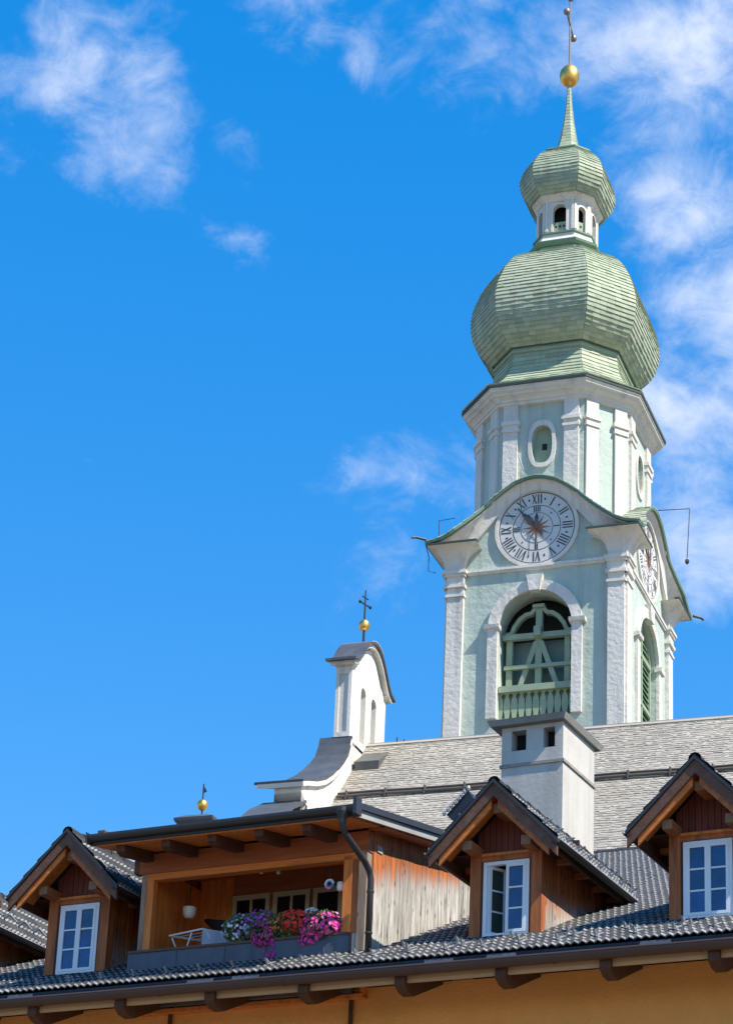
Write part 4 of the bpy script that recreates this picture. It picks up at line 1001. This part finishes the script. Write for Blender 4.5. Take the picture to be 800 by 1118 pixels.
for a, b in board_seq(TX0 + .06, TX1 - .1, .15):      # ceiling boards follow the roof slope
    P('ceiling_board', MB().hexa([(a + .003, TY0 + .1, 10.60), (b - .003, TY0 + .1, 10.60), (b - .003, 2.62, 10.86), (a + .003, 2.62, 10.86)], [(a + .003, TY0 + .1, 10.63), (b - .003, TY0 + .1, 10.63), (b - .003, 2.62, 10.89), (a + .003, 2.62, 10.89)]), 'wood_orange')
# glazed doors at the back
for a, b in ((-3.42, -2.78), (-2.72, -2.10), (-2.04, -1.55)):
    fr = MB(); t = .07
    for q in [(a, a + t, 9.0, 10.55), (b - t, b, 9.0, 10.55), (a + t, b - t, 10.47, 10.55), (a + t, b - t, 9.0, 9.1)]: fr.box(q[0], q[1], 2.54, 2.592, q[2], q[3])
    if b - a > .55: fr.box((a + b)/2 - .02, (a + b)/2 + .02, 2.545, 2.59, 9.1, 10.47)
    P('glazed_door', fr, 'cream_paint')
    P('door_pane', MB().box(a + t, b - t, 2.565, 2.575, 9.1, 10.47), 'glass_dark')
# front posts, header, lintel board
P('post', MB().box(-4.10, -4.02, 1.0, 1.12, 8.6, 10.50), 'wood_grey_post'); P('post', MB().box(-4.02, -3.90, 1.005, 1.125, 8.6, 10.42), 'wood_orange')
P('post', MB().box(-.76, -.62, 1.0, 1.14, 8.6, 10.46), 'wood_orange'); P('post', MB().box(-.62, -.51, 1.01, 1.13, 8.6, 10.5), 'wood_brown')
P('corner_board', MB().box(-.51, -.385, .98, 1.14, 8.6, 10.56), 'wood_grey_post')
P('header_beam', MB().box(-4.14, -.37, .97, 1.13, 10.50, 10.80), 'wood_beam')
P('lintel_board', MB().box(-4.02, -.51, 1.0, 1.16, 10.40, 10.50), 'wood_beam_orange')
P('beam_end', MB().box(-4.24, -4.14, .98, 1.12, 10.52, 10.74), 'wood_barge')
for x in (-3.98, -3.22, -2.46, -1.70, -.94):
    P('rafter', MB().prism([(.14, trz(.14) - .17), (.14, trz(.14) - .27), (.26, trz(.26) - .33), (1.2, trz(1.2) - .33), (1.2, trz(1.2) - .17)], lambda y, z: (x - .07, y, z), lambda y, z: (x + .07, y, z)), 'wood_dark')
for a, b in board_seq(.05, 1.0, .16): P('soffit_board', MB().hexa([(-4.36, a, trz(a) - .17), (-.2, a, trz(a) - .17), (-.2, b - .004, trz(b) - .17), (-4.36, b - .004, trz(b) - .17)], [(-4.36, a, trz(a) - .145), (-.2, a, trz(a) - .145), (-.2, b - .004, trz(b) - .145), (-4.36, b - .004, trz(b) - .145)]), 'wood_orange')
RX0, RX1 = -4.42, -.10
P('lean_to_roof', MB().hexa([(RX0 + .04, .02, trz(.02) - .145), (RX1 - .02, .02, trz(.02) - .145), (RX1 - .02, 8.9, trz(8.9) - .145), (RX0 + .04, 8.9, trz(8.9) - .145)], [(RX0 + .04, .02, trz(.02) - .03), (RX1 - .02, .02, trz(.02) - .03), (RX1 - .02, 8.9, trz(8.9) - .03), (RX0 + .04, 8.9, trz(8.9) - .03)]), 'gutter_dark')
P('front_gutter', MB().loft([[(x, -.02 + .07*math.cos(a), 10.805 + .075*math.sin(a)) for a in [math.pi*.9 + math.pi*1.1*i/10 for i in range(11)]] for x in (RX0, RX1 + .0)], False), 'gutter_dark', smooth=True)
P('front_fascia', MB().box(RX0, RX1, .03, .055, 10.69, 10.84), 'gutter_dark')
P('gutter_end', MB().box(RX0 - .012, RX0 - .002, -.115, .06, 10.70, 10.86), 'gutter_dark')
P('roof_corner_block', MB().box(RX0 + .02, RX0 + .14, .15, .3, 10.86, 10.96), 'wood_barge')
P('gutter_end', MB().box(RX1 + .002, RX1 + .055, -.115, .06, 10.68, 10.93), 'gutter_dark')
# right verge: dark capping over a grey fascia
P('verge_cap', MB().hexa([(RX1 - .02, .06, trz(.06) - .06), (RX1 + .05, .06, trz(.06) - .06), (RX1 + .05, 8.9, trz(8.9) - .06), (RX1 - .02, 8.9, trz(8.9) - .06)], [(RX1 - .02, .06, trz(.06) + .03), (RX1 + .05, .06, trz(.06) + .03), (RX1 + .05, 8.9, trz(8.9) + .03), (RX1 - .02, 8.9, trz(8.9) + .03)]), 'gutter_dark')
P('verge_fascia', MB().hexa([(RX1 - .03, .06, trz(.06) - .17), (RX1 + .01, .06, trz(.06) - .17), (RX1 + .01, 8.9, trz(8.9) - .17), (RX1 - .03, 8.9, trz(8.9) - .17)], [(RX1 - .03, .06, trz(.06) - .065), (RX1 + .01, .06, trz(.06) - .065), (RX1 + .01, 8.9, trz(8.9) - .065), (RX1 - .03, 8.9, trz(8.9) - .065)]), 'fascia_grey')
P('verge_soffit', MB().hexa([(TX1 - .04, 1.0, trz(1.0) - .20), (RX1 - .03, 1.0, trz(1.0) - .20), (RX1 - .03, 8.0, trz(8.0) - .20), (TX1 - .04, 8.0, trz(8.0) - .20)], [(TX1 - .04, 1.0, trz(1.0) - .172), (RX1 - .03, 1.0, trz(1.0) - .172), (RX1 - .03, 8.0, trz(8.0) - .172), (TX1 - .04, 8.0, trz(8.0) - .172)]), 'wood_brown')
for a, b in board_seq(1.14, 7.6, .15):
    zb = min(hz(a), hz(b)) - .06; zt = min(trz(a), trz(b)) - .18
    if zb > zt - .05: continue
    o = rnd.uniform(-.005, .005)
    P('board', MB().hexa([(TX1 - .04, a + .003, zb), (TX1 - .005 + o, a + .003, zb), (TX1 - .005 + o, b - .003, zb), (TX1 - .04, b - .003, zb)], [(TX1 - .04, a + .003, trz(a) - .18), (TX1 - .005 + o, a + .003, trz(a) - .18), (TX1 - .005 + o, b - .003, trz(b) - .18), (TX1 - .04, b - .003, trz(b) - .18)]), 'boards_weathered')
for a, b in board_seq(1.14, 6.6, .15):      # left outside wall
    zb = hz(a) - .06
    if zb > trz(a) - .3: continue
    P('board', MB().box(TX0 - .03, TX0 - .001, a + .003, b - .003, zb, trz(a) - .17), 'wood_brown')
P('left_fascia', MB().hexa([(RX0, .06, trz(.06) - .15), (RX0 + .035, .06, trz(.06) - .15), (RX0 + .035, 8.9, trz(8.9) - .15), (RX0, 8.9, trz(8.9) - .15)], [(RX0, .06, trz(.06) + .02), (RX0 + .035, .06, trz(.06) + .02), (RX0 + .035, 8.9, trz(8.9) + .02), (RX0, 8.9, trz(8.9) + .02)]), 'gutter_dark')
# parapet of sheet metal with timber rail
px = [-4.22, -.86, -.70, -.62, -.58]; pd = [.95, .95, .955, .98, 1.04]
P('parapet', MB().loft([[(x, d, 8.45), (x, d, 9.28), (x, d + .05, 9.28), (x, d + .05, 8.45)] for x, d in zip(px, pd)], True, True, True), 'parapet_metal')
P('parapet_end', MB().box(-.575, -.39, .99, 1.05, 8.6, 9.30), 'fascia_grey')
P('hand_rail', MB().loft([[(x, d - .02, 9.282), (x, d + .08, 9.282), (x, d + .08, 9.32), (x, d - .02, 9.32)] for x, d in zip(px, pd)], True, True, True), 'rail_brown')
for x in (-3.4, -2.6, -1.8, -1.0): P('parapet_seam', MB().box(x, x + .012, .942, .949, 8.5, 9.28), 'parapet_metal')
# downpipe
P('downpipe', MB().tube([(-.29, -.03, 10.72), (-.29, -.02, 10.56), (-.285, .05, 10.46), (-.28, .70, 10.24), (-.27, .84, 10.14), (-.265, .88, 10.03), (-.265, .88, 8.96)], .047, 10), 'gutter_dark', smooth=True)
P('gutter_outlet', MB().lathe((-.29, -.03, 10.60), [(.05, -.03), (.06, .05), (.10, .14), (.10, .2)], 10), 'gutter_dark')
for z in (9.25, 9.85): P('pipe_clip', MB().lathe((-.265, .88, z), [(.048, -.015), (.056, -.012), (.056, .012), (.048, .015)], 10), 'gutter_dark')
P('house_plate', MB().box(TX1 + .0, TX1 + .012, 1.24, 1.40, 10.56, 10.66), 'fascia_grey')

# ================================================================== things on the terrace
def blossom(mb, c, r, out):
    out = Vector(out).normalized(); a = out.cross(Vector((0, 0, 1)));
    if a.length < .1: a = Vector((1, 0, 0))
    a.normalize(); b = out.cross(a); n = 10; ph = rnd.random()*6
    ring = [Vector(c) + (a*math.cos(ph + 2*math.pi*i/n) + b*math.sin(ph + 2*math.pi*i/n))*r*(1.0 if i % 2 else .68) + out*r*.25 for i in range(n)]
    mb.add([Vector(c)] + ring, [(0, 1 + i, 1 + (i+1) % n) for i in range(n)])
def plant(name, label, c, rad, groups, nleaf, trail=0.0):
    """c centre, rad radii; groups: (part name, material, count, size, sub centre, sub radii)"""
    t = thing(name, label, 'flowers', HOUSE, (c[0], c[1], 9.28), 'flowers along the terrace parapet')
    lf = MB()
    def spot(c_, r_):
        while True:
            p = Vector((rnd.uniform(-1, 1), rnd.uniform(-1, 1), rnd.uniform(-1, 1)))
            if .25 < p.length < 1: break
        p = p.normalized()*(p.length**.35)
        return Vector(c_) + Vector((p.x*r_[0], p.y*r_[1], p.z*r_[2])), p
    for i in range(nleaf):
        p, d = spot(c, [q*.95 for q in rad]); d = (d + Vector((rnd.uniform(-.7, .7), rnd.uniform(-.7, .7), rnd.uniform(-.5, .7)))).normalized()
        s = Vector((rnd.uniform(-1, 1), rnd.uniform(-1, 1), rnd.uniform(-1, 1))).cross(d).normalized(); L = rnd.uniform(.035, .06)
        lf.add([p, p + d*L*.5 + s*L*.3, p + d*L, p + d*L*.5 - s*L*.3], [(0, 1, 2, 3)])
    for i in range(5):
        x = c[0] + rnd.uniform(-.6, .6)*rad[0]; lf.tube([(x, c[1], 9.27), (x + rnd.uniform(-.05, .05), c[1], c[2])], .006, 4)
    part('foliage', lf, 'leaf', t, kind='stuff')
    for nm, m, cntb, sz, cc, rr_ in groups:
        bm_ = MB()
        for i in range(cntb):
            p, d = spot(cc, rr_)
            if d.y > .55: continue
            blossom(bm_, p, sz*rnd.uniform(.75, 1.2), d + Vector((rnd.uniform(-.3, .3), -.45, rnd.uniform(-.1, .4))))
        part(nm, bm_, m, t, kind='stuff')
    # planter trough behind the rail
    part('planter', MB().hexa([(c[0] - .2, 1.03, 9.08), (c[0] + .2, 1.03, 9.08), (c[0] + .2, 1.2, 9.08), (c[0] - .2, 1.2, 9.08)], [(c[0] - .23, 1.01, 9.33), (c[0] + .23, 1.01, 9.33), (c[0] + .23, 1.22, 9.33), (c[0] - .23, 1.22, 9.33)]), 'rail_brown', t)
plant('petunia_plant', 'white and lilac petunias at the left end of the terrace flowers', (-2.37, 1.0, 9.53), (.30, .14, .21),
      [('white_blossoms', 'fl_white', 75, .028, (-2.44, 1.0, 9.51), (.25, .16, .19)), ('lilac_blossoms', 'fl_lilac', 80, .028, (-2.33, .99, 9.55), (.29, .16, .20))], 1000)
plant('petunia_plant', 'purple petunias with a red violet tail trailing over the parapet', (-1.98, .98, 9.48), (.25, .14, .27),
      [('purple_blossoms', 'fl_purple', 80, .028, (-2.06, .97, 9.62), (.24, .15, .15)), ('violet_blossoms', 'fl_violet_red', 130, .028, (-1.97, .93, 9.40), (.19, .09, .22)), ('trailing_blossoms', 'fl_violet_red', 34, .026, (-1.86, .91, 9.14), (.09, .03, .15))], 900)
plant('geranium_plant', 'red and orange geraniums in the middle of the terrace flowers', (-1.60, 1.0, 9.50), (.33, .14, .20),
      [('red_blossoms', 'fl_red', 260, .029, (-1.52, .99, 9.56), (.30, .16, .17)), ('orange_blossoms', 'fl_orange', 75, .027, (-1.72, .99, 9.52), (.20, .15, .15))], 1100)
plant('daisy_plant', 'small bunch of white flowers between the red and the magenta ones', (-1.27, 1.06, 9.60), (.11, .08, .10),
      [('white_blossoms', 'fl_white', 80, .028, (-1.27, 1.05, 9.68), (.11, .08, .06))], 200)
plant('surfinia_plant', 'bright magenta surfinias by the right terrace post', (-1.08, .98, 9.45), (.32, .15, .22),
      [('magenta_blossoms', 'fl_magenta', 320, .030, (-1.08, .97, 9.45), (.33, .15, .20)), ('pink_blossoms', 'fl_pink', 55, .028, (-.98, .96, 9.48), (.26, .15, .17)), ('trailing_blossoms', 'fl_magenta', 60, .028, (-1.22, .93, 9.29), (.20, .05, .12))], 900)

# lamps
t = thing('pendant_lamp', 'cream bowl lamp hanging by the left terrace wall', 'lamp', HOUSE, (-3.70, 1.75, 10.02))
part('shade', MB().lathe((-3.70, 1.75, 10.10), [(.02, -.10), (.065, -.09), (.095, -.03), (.105, .06), (.098, .075), (.02, .08)], 18), 'lamp_white', t, smooth=True)
part('stem', MB().tube([(-3.70, 1.75, 10.17), (-3.70, 1.75, 10.70)], .010, 6), 'iron', t)
part('cap', MB().lathe((-3.70, 1.75, 10.17), [(.05, 0), (.045, .02), (.012, .05)], 10), 'iron', t)
t = thing('wall_lamp', 'small cream wall lamp on the right terrace post', 'lamp', HOUSE, (-.82, 1.05, 9.97))
part('shade', MB().lathe((-.82, 1.05, 10.03), [(.03, -.07), (.05, -.06), (.058, 0), (.055, .055), (.03, .065)], 14), 'lamp_white', t, smooth=True)
part('bracket', MB().box(-.80, -.755, 1.04, 1.06, 10.02, 10.04), 'iron', t)
for i, (x, y, lab) in enumerate([(-2.62, 1.35, 'ceiling spotlight on the terrace, leftmost of the three'), (-2.40, 1.55, 'ceiling spotlight on the terrace, middle one of the three'), (-2.22, 1.75, 'ceiling spotlight on the terrace, rightmost of the three')]):
    zc = 10.60 + .171*(y - 1.1)
    t = thing('ceiling_spot', lab, 'lamp', HOUSE, (x, y, zc), 'spotlights under the terrace ceiling')
    part('stem', MB().tube([(x, y, zc), (x, y, zc - .09)], .009, 6), 'zinc', t)
    part('arm', MB().tube([(x - .05, y, zc - .03), (x + .06, y, zc - .025)], .007, 6), 'zinc', t)
    part('bulb', MB().lathe((x, y, zc - .13), [(.012, -.035), (.035, -.015), (.036, .015), (.015, .04)], 12), 'lamp_white', t, smooth=True)
# hanging ring ornament
t = thing('hanging_ring', 'round white, blue and pink ring ornament hanging in the terrace opening', 'ornament', HOUSE, (-1.03, 1.10, 10.02))
def arc(a0, a1, r, w): return MB().tube([(-1.03 + r*math.cos(a0 + (a1 - a0)*i/10), 1.10, 10.10 + r*math.sin(a0 + (a1 - a0)*i/10)) for i in range(11)], w, 6)
part('ring', arc(0, math.pi*1.1, .062, .018), 'white_paint', t); part('ring_lower', arc(math.pi*1.1, math.pi*1.6, .062, .018), 'ring_pink', t); part('ring_side', arc(math.pi*1.6, math.pi*2.0, .062, .018), 'ring_blue', t)
part('inner_ring', MB().tube([(-1.03 + .04*math.cos(2*math.pi*i/16), 1.10, 10.10 + .04*math.sin(2*math.pi*i/16)) for i in range(17)], .010, 6), 'ring_blue', t)
part('cord', MB().tube([(-1.03, 1.10, 10.16), (-1.03, 1.10, 10.41)], .004, 4), 'iron', t)
# drying rack with a towel
t = thing('drying_rack', 'white folding drying rack with a pale blue towel behind the parapet', 'drying rack', HOUSE, (-3.3, 1.45, 8.44))
A = [(-3.72, 1.25, 9.60), (-3.16, 1.25, 9.66), (-2.72, 1.75, 9.62), (-3.30, 1.75, 9.60)]
part('frame', MB().tube(A + [A[0]], .014, 6), 'white_paint', t)
for a, b in [((-3.70, 1.25, 8.44), (-3.34, 1.25, 9.62)), ((-3.34, 1.75, 8.44), (-3.70, 1.3, 9.58)), ((-2.74, 1.75, 8.44), (-3.1, 1.3, 9.62)), ((-3.1, 1.25, 8.44), (-2.78, 1.75, 9.60))]:
    part('leg', MB().tube([a, b], .012, 6), 'white_paint', t)
for i in range(1, 5):
    u = i/5; part('wire', MB().tube([Vector(A[0]).lerp(Vector(A[3]), u), Vector(A[1]).lerp(Vector(A[2]), u)], .005, 5), 'white_paint', t)
tw_ = MB(); rings = []
for i in range(9):
    x = -3.16 + .42*i/8; y = 1.27 + .40*i/8; dy = .012*math.sin(i*2.1)
    rings.append([(x, y - .03 + dy, 9.30), (x, y - .02 + dy, 9.66), (x, y + .02 + dy, 9.67), (x, y + .03 + dy, 9.32)])
tw_.loft(rings, False); tw = solo('towel', tw_, 'cloth_blue', HOUSE, (-2.95, 1.47, 9.30), 'pale blue and white towel draped over the drying rack', 'towel', smooth=True)
# folded dark sunshade leaning in the corner
t = thing('folded_sunshade', 'dark folded sunshade leaning against the back wall of the terrace', 'sunshade', HOUSE, (-2.85, 2.3, 8.44))
part('cover', MB().tube([(-2.80, 2.15, 9.25), (-3.00, 2.18, 9.62), (-3.35, 2.22, 9.95), (-3.72, 2.28, 10.12)], [.05, .14, .13, .03], 10), 'cloth_dark', t, smooth=True)
part('pole', MB().tube([(-2.62, 2.1, 8.44), (-2.80, 2.15, 9.27)], .02, 6), 'iron', t)
